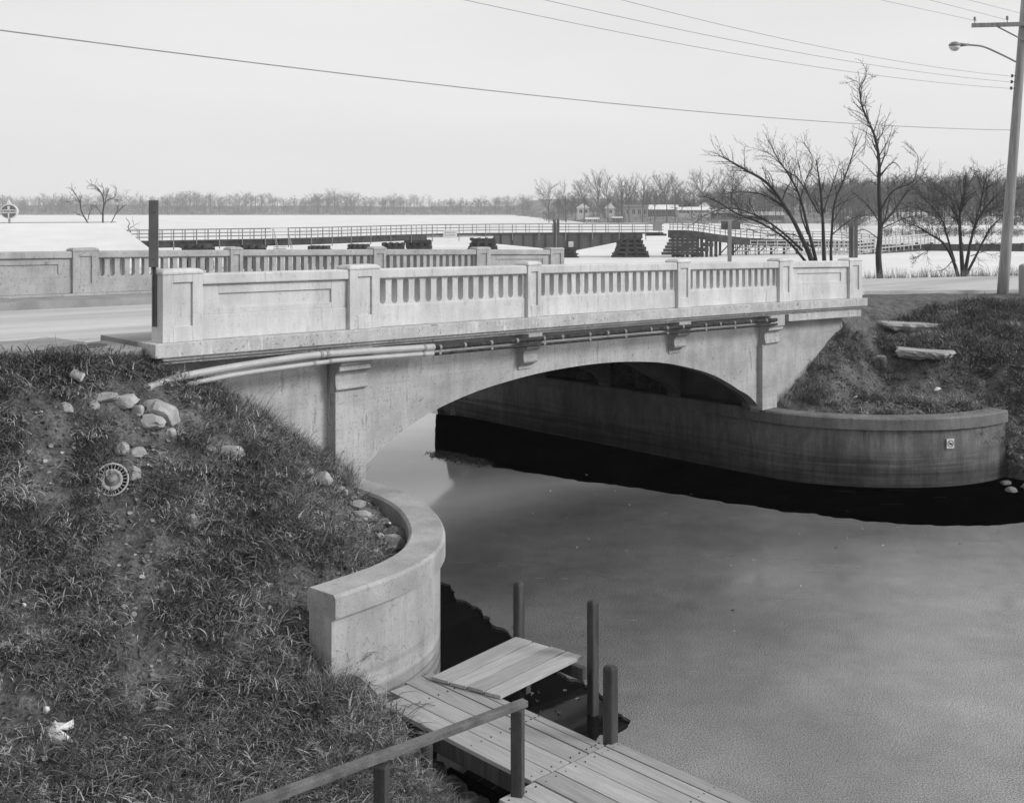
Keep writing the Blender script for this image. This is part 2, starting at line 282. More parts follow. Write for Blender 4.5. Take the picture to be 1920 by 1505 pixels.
RPw=[(8.6,30.4,3.5),(10.3,32.0,3.52),(12.7,32.8,3.52),(15.2,33.6,3.52),(20,34.6,3.5),(28,36,3.5),(8.3,33,3.6),(10,35,3.58),(15,36,3.55),(24,37,3.55),
 (11.7,31.2,3.15),(10.4,29.6,2.72),(11.3,29.4,2.75),(10.4,28.5,1.72),(10.9,28.3,1.6),(11.7,29.3,2.55),(12.0,28.9,2.05),(12.35,28.7,2.35),(11.4,28.5,1.9),(10.9,32.1,3.32),(10.9,30.7,2.85),(9.7,29.6,2.3),(10.5,30.2,2.7),(9.24,28.5,1.6),(10.2,27.6,1.55),(12.2,31,3.0),(13.6,30.9,3.1),(13.4,29.2,2.6),(12.6,28.4,1.95),(12.9,27.9,1.55),(11.9,28.2,1.55),(12.0,27.2,1.2),
 (11.8,26.0,-.1),(12.6,26.4,.45),(12.05,26.75,.65),(12.1,26.2,.15),(12.3,25.6,-.15),(13.5,26.6,.9),(14,25.5,.15),(14.6,24.6,-.4),(17,30,2.3),(17,27,1.0),(18,24.5,-.4),(24,31,2.2),(24,27,.4),(26,24,-.5),
 ]
def rl(s,v,z): X,Y,_=lw(s,v); return (X,Y,z)
RPw+=[rl(15.9,.3,1.6),rl(16.7,.3,1.95),rl(17.35,.3,2.3),rl(17.85,.3,2.6),rl(18.5,.3,2.95),rl(19.3,.3,3.2),rl(16.2,-.8,1.5),rl(16.6,-1.6,1.48),rl(17.3,-2.4,1.48),rl(18.1,-2.9,1.48),rl(19.1,-3.2,1.46),rl(17.2,-.9,1.6),rl(18.2,-1.6,1.62)]
fR=tps([p[:2] for p in RPw],[p[2] for p in RPw])
def lump(X,Y,a): 
    return np.array([a*noise.fractal((x*1.6,y*1.6,3.1),.9,2.1,4)+a*.6*noise.noise((x*4.2,y*4.2,8.))+a*.35*noise.noise((x*9,y*9,2.)) for x,y in zip(X,Y)])
def gL(s,v,bumps=True):
    s=np.asarray(s,float);v=np.asarray(v,float); z=fL(np.stack([s,v],1))
    ana=np.where(v<11.4,4.03+.0*s,np.maximum(1.0,4.03-(v-11.4)*1.1)); ana=np.where(s>0,np.minimum(ana,zb(s)-.42),ana)
    t=np.clip((v-.9)/.8,0,1); 
    if bumps:
        X=OX+s*SN-v*CS;Y=OY+s*CS+v*SN; z=z+lump(X,Y,.15)*(np.clip(z-.3,0,1))*np.where(v>.1,.3,1)
    z=z*(1-t)+ana*t
    ch=((s>sc_L(v))&(v>-3.95)); return np.where(ch,-1.0,z)
def gR(X,Y,bumps=True):
    X=np.asarray(X,float);Y=np.asarray(Y,float); z=np.minimum(fR(np.stack([X,Y],1)),3.6)
    if bumps: z=z+lump(X,Y,.10)*np.clip(z-.3,0,1)*np.where(z>3.4,.3,1)
    s=(X-OX)*SN+(Y-OY)*CS; v=-(X-OX)*CS+(Y-OY)*SN
    ana=np.where(s<19.4,zb(s)-.42,3.5); far=np.interp(X,[-20,2,7,13,20,30,60],[45,37.5,41,43.3,46.3,48.5,51]); ana=np.where((Y>far)|(v>11.4),np.where(s<19.4,np.maximum(1.45,ana-1.3*np.maximum(v-11.4,0)),np.maximum(-.3,ana-.8*np.maximum(Y-far,0))),ana)
    t=np.clip((v-.9)/.8,0,1); edge=np.interp(X,[7.6,9.3,11.07,16.3,24,40,60],[30.8,33.9,35.7,36.9,38,39.5,41]); t2=np.clip((Y-edge+.6)/1.2,0,1)
    tt=np.where(s<19.4,t,t2); z=z*(1-tt)+np.minimum(ana,3.55 if False else ana)*tt
    ch=((s<sc_R(v))&(v>-3.6)); ch|=((v<=-3.6)&(s<19.2)); return np.where(ch,-1.0,z)
def grid_obj(name,x0,x1,y0,y1,st,fn,tow,m):
    xs=np.arange(x0,x1+1e-6,st);ys=np.arange(y0,y1+1e-6,st);A,B=np.meshgrid(xs,ys,indexing='ij'); Z=fn(A.ravel(),B.ravel()); n,k=len(xs),len(ys)
    if tow: X=OX+A.ravel()*SN-B.ravel()*CS; Y=OY+A.ravel()*CS+B.ravel()*SN
    else: X,Y=A.ravel(),B.ravel()
    mb=MB(); mb.v=list(zip(X.tolist(),Y.tolist(),Z.tolist()))
    mb.f=[(i*k+j,(i+1)*k+j,(i+1)*k+j+1,i*k+j+1) for i in range(n-1) for j in range(k-1) if max(Z[i*k+j],Z[(i+1)*k+j],Z[(i+1)*k+j+1],Z[i*k+j+1])>-.9]
    o=struct(name,mb,m,smooth=True); return o
embL=grid_obj('embankment',-14,3.6,-9.6,1.8,.1,gL,True,M['dirt'])
embR=grid_obj('embankment',6.0,30.0,21.5,36.0,.12,gR,False,M['dirt'])
grid_obj('ground',-40,3.8,1.6,26,.4,lambda a,b:gL(a,b,False)-.01,True,M['kerb'])
grid_obj('ground',-6,60,29.0,58,.5,lambda a,b:gR(a,b,False)-.02,False,M['dirt'])
def zL(s,v): return float(gL([s],[v])[0])
def zRw(X,Y): return float(gR([X],[Y])[0])
def hitw(px,py,side='L'):        # where the line of sight meets the bank
    a=(px-CX)/F;b=(py-HY)/F; Y=np.linspace(9,36,1400) if side=='L' else np.linspace(22,37,1400)
    X=a*Y; zr=HC-b*Y
    if side=='L': s=(X-OX)*SN+(Y-OY)*CS; v=-(X-OX)*CS+(Y-OY)*SN; g=gL(s,v,False)
    else: g=gR(X,Y,False)
    k=np.argmax(g>zr)
    z=zL(*wl(X[k],Y[k])) if side=='L' else zRw(X[k],Y[k])
    return Vector((X[k],Y[k],z))
# ------------------------------------------------------------------ lake, ice, open water
mb=MB(); mb.add([(-9000,-600,-.04),(9000,-600,-.04),(9000,60,-.04),(-9000,60,-.04)],[(0,1,2,3)]); struct('water',mb,M['water'])
def poly_sheet(name,pts,m,z0,z1):
    bm=bmesh.new(); vs=[bm.verts.new((p[0],p[1],z1)) for p in pts]; f=bm.faces.new(vs); bmesh.ops.triangulate(bm,faces=[f])
    r=bmesh.ops.extrude_face_region(bm,geom=list(bm.faces)); bmesh.ops.translate(bm,verts=[e for e in r['geom'] if isinstance(e,bmesh.types.BMVert)],vec=(0,0,z0-z1))
    bmesh.ops.recalc_face_normals(bm,faces=bm.faces)
    me=bpy.data.meshes.new(name); bm.to_mesh(me); bm.free(); me.materials.append(m); o=bpy.data.objects.new(name,me); C.collection.objects.link(o); tag(o,kind='structure'); return o
def ragged(pts,n=8,a=.05):
    out=[]
    for i,(p,q) in enumerate(zip(pts[:-1],pts[1:])):
        for k in range(n):
            t=k/n; x=p[0]+(q[0]-p[0])*t; y=p[1]+(q[1]-p[1])*t
            d=noise.fractal((x*2.2,y*2.2,1.),1,2,4)*a; out.append((x+d,y+d*.8))
    out.append(pts[-1]); return out
far_edge=[lw(*p)[:2] for p in [(30,-12.5),(20,-7.6),(15.61,-5.61),(14.92,-5.21),(13.89,-4.22),(13.49,-3.29),(13.01,-2.11),(12.75,-.99),(12.48,.2),(12.27,1.52),(11.85,2.75),(11.52,4.16),(11.38,5.3),(11.37,5.87),(11.41,6.5),(11.3,7.5),(13.2,9.75),(14.9,11.7)]]
near_edge=[lw(*p)[:2] for p in [(3.3,3),(3.9,.6),(4.87,-.18),(4.75,-.73),(4.47,-1.57),(4.21,-2.33),(3.93,-3.03),(3.76,-3.68),(3.67,-4.27),(3.61,-4.76),(3.48,-5.2),(3.28,-5.55),(3.24,-5.71),(3.06,-5.88),(2.9,-5.92),(2.71,-5.79),(2.2,-6.0),(1.3,-6.6),(.9,-7.6),(.6,-9.5),(0,-14)]]
ice=[(34,6),(34,13)]+ragged(far_edge[:-3],16,.13)[:-1]+ragged(far_edge[-3:],6,.02)+[lw(15.2,14)[:2],lw(13,15.5)[:2],lw(5,15.5)[:2],lw(2.5,14)[:2],lw(3.2,11)[:2]]+ragged(near_edge,16,.12)+[(-3,2),(34,2)]
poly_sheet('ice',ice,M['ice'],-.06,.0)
# snow covered lake beyond the bridge
def snow_grid():
    mb=MB(); rows=[]
    near=[lw(-60,26),lw(-20,24),lw(-3,18.5),lw(1.0,15.0),lw(5,14.2),lw(9,14.6),lw(13,14.4),lw(16.5,14.7),lw(19,15.5),lw(30,14),lw(44,5),lw(110,-30)]
    nn=[(p.x,p.y) for p in interp(near,10)]
    r=[]
    for k,d in enumerate([0,6,20,60,200,600,1600,5000]):
        for x,y in nn:
            j=noise.noise((x*.5,y*.5,0))*.25 if k==0 else 0
            ax=x*(1+d/60.); mb.v.append((ax+j,y+d+j,.02 if k else .012))
    m=len(nn)
    mb.f=[(k*m+i,k*m+i+1,(k+1)*m+i+1,(k+1)*m+i) for k in range(7) for i in range(m-1)]
    struct('snow',mb,M['snow'])
snow_grid()
# ------------------------------------------------------------------ road, pavements, kerbs
def ribbon(name,A,B,m,zo=0,th=.0):
    mb=MB(); n=len(A); vs=[(a[0],a[1],a[2]+zo) for a in A]+[(b[0],b[1],b[2]+zo) for b in B]
    mb.add(vs,[(i,i+1,n+i+1,n+i) for i in range(n-1)])
    if th: 
        k=len(vs); vs2=[(x,y,z-th) for x,y,z in vs]; mb.add(vs2,[]); mb.f+=[(i,i+1,k+i+1,k+i) for i in range(n-1)]+[(n+i,n+i+1,k+n+i+1,k+n+i) for i in range(n-1)]
        mb.f+=[(0,n,k+n,k),(n-1,2*n-1,k+2*n-1,k+n-1)]
    return struct(name,mb,m)
def zr(s): return zb(s)-.21 if s>0 else 4.19+.002*min(-s,20)
ss=[-45,-30,-20,-14,-10,-7,-5,-3,-1.5,0,2,4,7,10,13,16,19.4]
nearR=[lw(s,2.0+(.35*math.sin(s*1.3)+.25 if s<0 else 0),zr(s)) for s in ss]; farR=[lw(s,9.25,zr(s)) for s in ss]
zz=[3.74,3.68,3.62,3.6,3.58,3.58]
nearR+= [(9.3,33.9,zz[0]),(11.07,35.7,zz[1]),(16.3,36.9,zz[2]),(24,38,zz[3]),(40,39.5,zz[4]),(62,41,zz[5])]
farR+= [(4.9,38.4,zz[0]),(8,40.6,zz[1]),(13,42.6,zz[2]),(20,45.0,zz[3]),(38,47.5,zz[4]),(62,49,zz[5])]
ribbon('road',nearR,farR,M['asphalt'],0,.2)
sb=[-45,-20,-10,-5,-2,0,4,8,12,16,19.4]
def zw(s): return zb(s)-.045 if s>0 else 4.355
o=ribbon('pavement',[lw(s,9.25,zw(s)) for s in sb],[lw(s,10.62,zw(s)) for s in sb],M['kerb'],0,.25)
ribbon('pavement',[lw(s,.32,zw(s)) for s in sb[5:]],[lw(s,2.0,zw(s)) for s in sb[5:]],M['kerb'],0,.25)
# dirt footway left of the bridge and right of it
def strip(name,A,B,m,n=5,zo=.0):
    return ribbon(name,A,B,m,zo)
fw=[-14,-10,-7,-5,-3.5,-2.4,-1.6,-1.0,-.3]
strip('path',[lw(s,.3+.12*math.sin(s*2.1),4.315) for s in fw],[lw(s,3.0,4.30 if s<-1 else 4.26) for s in fw],M['kerb'])
# ------------------------------------------------------------------ the bridge
BR=thing('concrete_bridge',lw(9.7,.3,4.0),'pale concrete arch bridge with pierced balustrades carrying the road over the channel','bridge')
# spandrel wall (near and far) with arch opening
arch=[(3.64,1.2),(3.64,1.99),(3.73,2.08),(3.89,2.18),(4.11,2.33),(4.45,2.51),(5.04,2.74),(5.65,2.90),(6.29,3.02),(6.95,3.10),(7.65,3.16),(8.38,3.19),(9.14,3.195),(9.94,3.17),(10.79,3.10),(11.68,2.98),(12.61,2.77),(13.2,2.60),(13.6,2.45),(14.0,2.27),(14.3,2.12),(14.64,1.97),(14.9,1.80),(15.05,1.66),(15.12,1.5),(15.14,1.2)]
def smooth_arch():
    p=interp([(a,0,b) for a,b in arch[1:-1]],4); return [(3.64,1.0)]+[(q.x,q.z) for q in p]+[(15.14,1.0)]
AR=smooth_arch()
def arch_wall(name,v0,v1,m,s0=3.0,s1=15.75,ztop=.3):
    mb=MB(); top=[]
    cols=[(s0,0.8)]+[(a,b) for a,b in AR]+[(s1,0.8)]
    # strips between arch line and the deck
    def quad(sa,za,sb2,zb2):
        mb.hexa([lw(sa,v0,za),lw(sb2,v0,zb2),lw(sb2,v1,zb2),lw(sa,v1,za),lw(sa,v0,zb(sa)-ztop),lw(sb2,v0,zb(sb2)-ztop),lw(sb2,v1,zb(sb2)-ztop),lw(sa,v1,zb(sa)-ztop)])
    vs=[];n=0
    pts=[(s0,.8),(3.64,.8)]+AR[1:-1]+[(15.14,.8),(s1,.8)]
    bot=[]; 
    seq=[(s0,1.5),(3.639,1.5)]+[(a,b) for a,b in AR[1:-1]]+[(15.141,1.55),(s1,1.55)]
    for k,(v) in enumerate((v0,v1)):
        for a,b in seq: vs.append(lw(a,v,b)); 
        for a,b in seq: vs.append(lw(a,v,zb(a)-ztop))
    N=len(seq); fs=[]
    for i in range(N-1):
        fs+=[(i,i+1,N+i+1,N+i),(2*N+i,2*N+i+1,3*N+i+1,3*N+i),(i,i+1,2*N+i+1,2*N+i),(N+i,N+i+1,3*N+i+1,3*N+i)]
    fs+=[(0,N,3*N,2*N),(N-1,2*N-1,4*N-1,3*N-1)]
    mb.add(vs,fs); return mb.build(name,m,BR)
arch_wall('spandrel_wall',.27,.52,M['spandrel'])
o=arch_wall('spandrel_wall',10.4,10.65,M['spandrel'])
for v in (.53,2.55,4.85,7.15,9.3): 
    w=.14 if v==.53 else .34
    mb=MB(); n=len(AR); vs=[];th=.45
    for vv in (v,v+w):
        for a,b in AR: vs.append(lw(a+(.06 if a<4 else -.06 if a>15 else 0),vv,max(b,1.575 if a>10 else 1.875)))
        for a,b in AR: vs.append(lw(a,vv,zb(a)-.32))
    fs=[]
    for i in range(n-1): fs+=[(i,i+1,n+i+1,n+i),(2*n+i,2*n+i+1,3*n+i+1,3*n+i),(i,i+1,2*n+i+1,2*n+i),(n+i,n+i+1,3*n+i+1,3*n+i)]
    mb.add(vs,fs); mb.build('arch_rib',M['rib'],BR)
mb=MB()
for a,b in zip(range(0,20),range(1,21)):
    a=min(a,19.4);b=min(b,19.4)
    if b>a: mb.lbox(a,b,.35,10.6,(zb(a)-.5,zb(b)-.5),(zb(a)-.31,zb(b)-.31))
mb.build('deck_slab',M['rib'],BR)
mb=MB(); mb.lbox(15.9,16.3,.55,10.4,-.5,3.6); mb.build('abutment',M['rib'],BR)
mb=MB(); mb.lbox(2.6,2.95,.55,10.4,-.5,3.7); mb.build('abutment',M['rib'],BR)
# wing walls and pilasters
mb=MB(); mb.lbox(-.25,3.01,.34,.6,1.2,(zb(0)-.3,zb(3)-.3)); mb.build('wing_wall',M['spandrel'],BR)
mb=MB(); mb.lbox(15.7,19.0,.34,.6,.9,(zb(15.7)-.3,zb(19)-.3)); mb.build('wing_wall',M['spandrel'],BR)
mb=MB(); mb.lbox(-.25,3.01,10.3,10.56,1.2,(zb(0)-.3,zb(3)-.3)); mb.build('wing_wall',M['fargrey'],BR)
mb=MB(); mb.lbox(15.7,19.0,10.3,10.56,.9,(zb(15.7)-.3,zb(19)-.3)); mb.build('wing_wall',M['fargrey'],BR)
mb=MB(); mb.lbox(3.02,3.62,.14,.45,1.3,3.36); mb.build('pilaster',M['spandrel'],BR,bevel=.012)
mb=MB(); mb.lbox(15.05,15.66,.14,.45,1.572,3.12); mb.build('pilaster',M['spandrel'],BR,bevel=.012)
# edge courses
def course(name,s0,s1,v0,v1,z0,z1,m,n=12,par=BR,bevel=.012):
    mb=MB(); S=[s0+(s1-s0)*i/n for i in range(n+1)]; vs=[]
    for s in S: vs+=[lw(s,v0,zb(s)+z0),lw(s,v1,zb(s)+z0),lw(s,v1,zb(s)+z1),lw(s,v0,zb(s)+z1)]
    fs=[(4*i+j,4*i+(j+1)%4,4*i+4+(j+1)%4,4*i+4+j) for i in range(n) for j in range(4)]+[(0,1,2,3),(4*n,4*n+1,4*n+2,4*n+3)]
    mb.add(vs,fs); return mb.build(name,m,par,bevel=bevel)
for sgn,(a,b) in enumerate(((-.1,.42),(10.5,11.0))):
    course('ledge',-.16,19.5,a,b,-.2,0,M['ledge'] if sgn==0 else M['fargrey'],16)
    if sgn==0:
        course('ledge_moulding',-.02,19.45,-.04,.36,-.245,-.203,M['ledge'],16,bevel=0)
        course('ledge_moulding',.03,19.4,.03,.36,-.30,-.248,M['ledge'],16,bevel=0)
course('ledge_block',15.95,19.35,.0,.5,-.47,-.303,M['ledge'],4)
# consoles under the ledge
def console(s0,s1,big):
    z=zb((s0+s1)/2)
    pr=[(.45,-.30),(-.05,-.30),(-.05,-.55),(.0,-.56),(.0,-.64),(.03,-.66),(.09,-.68),(.115,-.73),(.115,-.82),(.10,-.89),(.075,-.94),(.10,-.965),(.15,-.975),(.15,-1.02),(.45,-1.02)] if big else \
       [(.45,-.30),(-.03,-.30),(-.03,-.47),(.01,-.48),(.01,-.58),(.05,-.60),(.09,-.63),(.11,-.69),(.11,-.76),(.09,-.82),(.12,-.86),(.18,-.87),(.24,-.92),(.24,-.98),(.45,-.98)]
    mb=MB(); mb.prism([lw(s0,v,z+h) for v,h in pr],Vector(lw(s1,0,0))-Vector(lw(s0,0,0)))
    return mb.build('console',M['spandrel'],BR,bevel=.01)
console(3.0,3.62,1); console(7.2,7.56,0); console(11.69,12.1,0); console(15.1,15.7,1)
# balustrades
POSTS=[(0,.62,1),(3.2,3.8,1),(7.21,7.56,1),(11.69,12.12,1),(15.56,16.13,1),(18.78,19.4,1)]
def baluster_mesh(p):
    h0,h1=.36,.815; w=.06; P=p/2+.0005; r=P-w; R=[(P,h0)]
    out=[]
    for k in range(6): t=math.pi/2*k/5; out.append((P-r*math.sin(t), h0+.015+r*1.15*(1-math.cos(t))))
    top=[(x,h0+h1-y) for x,y in reversed(out)]
    right=[(P,h0)]+out+top+[(P,h1)]; left=[(-x,y) for x,y in reversed(right)]
    pl=right+left; return pl
def slatpanel(mb,s0,s1,v,h0,h1,d): pass
def parapet(v0,mw,mr,far):
    base=course('parapet_wall',.62,18.78,v0+.07,v0+.27,.0,.36,mw,20)
    base['label']='far grey balustrade along the other side of the road' if far else 'near whitewashed balustrade facing the channel'
    P=base; z0=wloc(P)
    for i,(a,b,_) in enumerate(POSTS):
        za=zb((a+b)/2); mb=MB()
        f=v0
        # shaft with a sunk panel: frame of four pieces round a recessed core
        mb.lbox(a,b,f+.035,f+.34,(zb(a)-.01,zb(b)-.01),za+.96)
        wd=.16 if b-a>.5 else .09; top=.84; bt=.22
        mb.lbox(a,a+wd,f,f+.04,(zb(a),zb(a+wd)),za+.96); mb.lbox(b-wd,b,f,f+.04,(zb(b-wd),zb(b)),za+.96)
        mb.lbox(a+wd-.001,b-wd+.001,f+.001,f+.04,za+top,za+.959); mb.lbox(a+wd-.001,b-wd+.001,f+.001,f+.04,(zb(a+wd),zb(b-wd)),za+bt)
        if far: mb.lbox(a+.1,b-.1,f+.34,f+.36,za+.2,za+.85)
        o=mb.build('post',mr,P,bevel=.008)
        mb=MB(); e=.012
        q=[(a-e,f-e),(b+e,f-e),(b+e,f+.34+e),(a-e,f+.34+e)]; r=.05
        vs=[lw(s,v,za+.955) for s,v in q]+[lw(s,v,za+.995) for s,v in q]+[lw(s+(r if k in(0,3) else -r),v+(r if k<2 else -r),za+1.03) for k,(s,v) in enumerate(q)]
        mb.add(vs,[(0,1,2,3),(0,1,5,4),(1,2,6,5),(2,3,7,6),(3,0,4,7),(4,5,9,8),(5,6,10,9),(6,7,11,10),(7,4,8,11),(8,9,10,11)])
        mb.build('post_cap',mr,P,bevel=.012)
    for i in range(5):
        a=POSTS[i][1];b=POSTS[i+1][0]
        mb=MB(); n=6
        o=course('top_rail',a+.001,b-.001,v0+.02,v0+.31,.80,.955,mr,n,P,bevel=.02)
        if i in (0,4):
            course('panel',a+.001,b-.001,v0+.11,v0+.25,.36,.80,mr,3,P,0)
            # raised frame round the sunk panel
            w=.30
            mb=MB()
            for (x0,x1,h0,h1) in ((a,a+w,.36,.795),(b-w,b,.36,.795),(a+w,b-w,.36,.45),(a+w,b-w,.66,.795)):
                mb.lbox(x0+.001,x1-.001,v0+.08,v0+.112,(zb(x0)+h0,zb(x1)+h0),(zb(x0)+h1,zb(x1)+h1))
            mb.build('panel_frame',mr,P,bevel=.006)
        else:
            n={1:14,2:17,3:14}[i]; p=(b-a)/n; pl=baluster_mesh(p)
            proto=None; half=None
            for k in range(n+1):
                s=a+p*k
                q=pl
                if k==0: q=[(max(x,0),y) for x,y in pl]
                if k==n: q=[(min(x,0),y) for x,y in pl]
                if k in (0,n) or proto is None:
                    mb=MB(); sl=(zb(s+.1)-zb(s-.1))/.2
                    mb.prism([lw(s+x*.999,v0+.085,zb(s)+sl*x+y) for x,y in q],Vector(lw(0,.16,0))-Vector(lw(0,0,0)))
                    loc=Vector(lw(s,v0,zb(s)))
                    o=mb.build('baluster',mr,None,loc=loc); o.parent=P; o.location=loc-z0
                    if k not in (0,n): proto=o
                else:
                    o=proto.copy(); C.collection.objects.link(o); o.location=Vector(lw(s,v0,zb(s)))-z0
parapet(0,M['white'],M['white'],False)
parapet(10.58,M['fargrey'],M['fargrey'],True)
# ------------------------------------------------------------------ quay walls
def quay(lbl,line,ztop,mwall,mcop,sgn,z0=-.9):
    base=Vector(lw(line[len(line)//2][0],line[len(line)//2][1],ztop-.5))
    T=thing('quay_wall',base,lbl,'wall')
    face=offs(line,sgn*.07); back=offs(line,sgn*.47)
    mb=MB(); n=len(line); vs=[lw(a,b,z0) for a,b in face]+[lw(a,b,ztop-.27) for a,b in face]+[lw(a,b,z0) for a,b in back]+[lw(a,b,ztop-.27) for a,b in back]
    fs=[]
    for i in range(n-1): fs+=[(i,i+1,n+i+1,n+i),(2*n+i,2*n+i+1,3*n+i+1,3*n+i),(n+i,n+i+1,3*n+i+1,3*n+i)]
    fs+=[(0,n,3*n,2*n),(n-1,2*n-1,4*n-1,3*n-1)]
    mb.add(vs,fs); mb.build('wall',mwall,T)
    # coping cast in lengths
    cut=[0,9,15,20,n-25,n-17,n-9,n-1]; inner=offs(line,sgn*.50); ci=offs(line,sgn*.035); ib=offs(line,sgn*.46)
    for a,b in zip(cut[:-1],cut[1:]):
        vs=[];k=b-a+1
        for i in range(a,b+1):
            vs+= [lw(*line[i],ztop-.272),lw(*line[i],ztop-.035),lw(*ci[i],ztop),lw(*ib[i],ztop),lw(*inner[i],ztop-.035),lw(*inner[i],ztop-.272)]
        mb=MB(); fs=[(6*i+j,6*i+(j+1)%6,6*i+6+(j+1)%6,6*i+6+j) for i in range(k-1) for j in range(6)]+[tuple(range(6)),tuple(6*(k-1)+j for j in range(6))]
        mb.add(vs,fs); mb.build('coping',mcop,T)
    return T
QWL=quay('pale curved concrete quay wall at the near left bank, ending beside the wooden dock',QL,1.87,M['quayL'],M['coping'],-1)
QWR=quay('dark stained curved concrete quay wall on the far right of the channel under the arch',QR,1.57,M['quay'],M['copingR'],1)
# ------------------------------------------------------------------ small helpers for things
def stone(px,py,side,r,label,m=None,sc=(1,.8,.6),seed=0,rz=0,sink=.42,loc=None,name='stone',cat='stone',group='stones lying on the banks'):
    p=loc if loc is not None else hitw(px,py,side)
    bm=bmesh.new(); bmesh.ops.create_icosphere(bm,subdivisions=3,radius=1)
    for v in bm.verts:
        d=v.co.normalized(); k=1+.34*noise.noise(d*1.1+Vector((seed,seed*2,0)))+.16*noise.noise(d*2.6+Vector((seed,0,0)))
        v.co=Vector((d.x*k*sc[0],d.y*k*sc[1],d.z*k*sc[2]))*r
        v.co.z=max(v.co.z,-r*.5)
    rs=random.Random(int(seed*10)+3)
    for _ in range(11):
        q=Vector((rs.gauss(0,1),rs.gauss(0,1),rs.gauss(.3,.8))).normalized(); lim=rs.uniform(.52,.8)*r*(abs(q.x)*sc[0]+abs(q.y)*sc[1]+abs(q.z)*sc[2])/1.25
        for v in bm.verts:
            e=v.co.dot(q)
            if e>lim: v.co-=q*(e-lim)*.92
    me=bpy.data.meshes.new(name); bm.to_mesh(me); bm.free(); me.materials.append(m or M['stone']); me.polygons.foreach_set('use_smooth',[False]*len(me.polygons))
    o=bpy.data.objects.new(name,me); C.collection.objects.link(o); o.location=Vector(p)+Vector((0,0,r*(.5-sink)*sc[2])); o.rotation_euler=(random.uniform(-.2,.2),random.uniform(-.2,.2),rz); tag(o,label,cat,group); return o
ST=[(734,1006,.23,(1.2,.8,.6),-.3,'pale fieldstone nearest the end of the curved coping, below the bridge'),
(713,1000,.07,(1,.8,.7),.3,'small white stone chip left of the stone by the coping'),
(677,966,.2,(1.3,.8,.5),-.1,'flat pale stone second from the coping in the row below the arch'),
(668,945,.17,(1.3,.9,.5),-.2,'dusty grey stone just above the flat pale stone by the coping'),
(640,925,.15,(1.2,.9,.6),.1,'rounded grey stone midway in the row descending to the coping'),
(603,903,.2,(.9,.8,1.0),.4,'blocky upright pale stone near the foot of the dark pilaster groove'),
(550,896,.22,(1.4,.8,.5),.2,'long pale stone left of the blocky upright stone'),
(432,843,.24,(1.5,.7,.4),-.2,'smooth half buried stone on the mid slope right of the hubcap'),
(303,768,.29,(1.3,.9,.7),-.4,'largest fieldstone near the bottom of the grey pipes'),
(285,788,.2,(1.3,.8,.6),-.3,'stone lying just below the largest fieldstone'),
(257,765,.15,(1.1,.8,.7),-.2,'rounded stone left of the largest fieldstone'),
(228,760,.2,(1.5,.9,.5),-.3,'dusty flat stone second from the left in the upper row'),
(195,752,.18,(1.3,.9,.5),0,'leftmost stone of the upper row beneath the concrete kerb'),
(228,842,.14,(.7,.8,1.0),.3,'small egg shaped stone above the hubcap'),
(262,842,.13,(1,.9,.7),.1,'small round stone right of the egg shaped one above the hubcap'),
(254,890,.13,(.8,.9,1.0),-.5,'pale stone directly behind the right edge of the hubcap'),
(357,964,.15,(.8,.8,.8),.3,'lone pale stone on the grass right of the dirt gully'),
(125,765,.13,(1,.9,.7),.3,'small grey stone left of the upper stone row near the tin can'),
(395,838,.1,(1,.8,.7),.2,'small stone left of the smooth half buried stone'),
(578,890,.12,(1,.8,.6),.2,'small pale stone between the long stone and the blocky upright one'),
(640,975,.1,(1,.8,.6),-.2,'small angular stone left of the flat pale stone'),
(322,800,.12,(1.1,.8,.6),.1,'small stone below and right of the largest fieldstone'),
(178,770,.1,(1,.8,.7),.4,'small stone under the leftmost stone of the upper row')]
for i,(px,py,r,sc,rz,lb) in enumerate(ST): stone(px,py+4,'L',r*(.88 if r<.3 else .66),lb,None,sc,i*3.1,rz)
M['rock']=mat('river stone',.13,var=.25,scale=6,fine=50,fvar=.15,bump=.6,spots=.2,spotcol=.3)
RS=[((11.25,25.9,.0),.2,'pale stone touching the base of the dark quay wall end'),((11.6,25.6,.0),.26,'flat stone between the quay end and the right edge'),((11.1,25.25,.0),.24,'rounded stone in the water at the foot of the dark quay wall'),((11.75,25.3,.02),.3,'broad flat stone at the water edge beyond the quay end'),((12.35,25.5,.05),.28,'pale angular stone at the right edge by the water'),((12.1,26.1,.3),.3,'angular block on the bank beside the quay end'),((12.5,24.9,0),.2,'small pale stone lowest at the right edge'),((12.35,26.4,.35),.33,'grey block above the water at the right edge of the picture')]
for i,(p,r,lb) in enumerate(RS): stone(0,0,'R',r*.62,lb,M['rock'],(1.2,.9,.6),40+i*2.3,i*.7,loc=p)
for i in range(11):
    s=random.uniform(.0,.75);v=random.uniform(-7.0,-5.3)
    stone(0,0,'L',random.uniform(.12,.22),'wet dark boulder in the shadow under the left edge of the dock',M['darkstone'],(1.1,.9,.7),90+i,i,loc=lw(s,v,max(zL(s,v),-.05)),group='wet boulders under the dock')
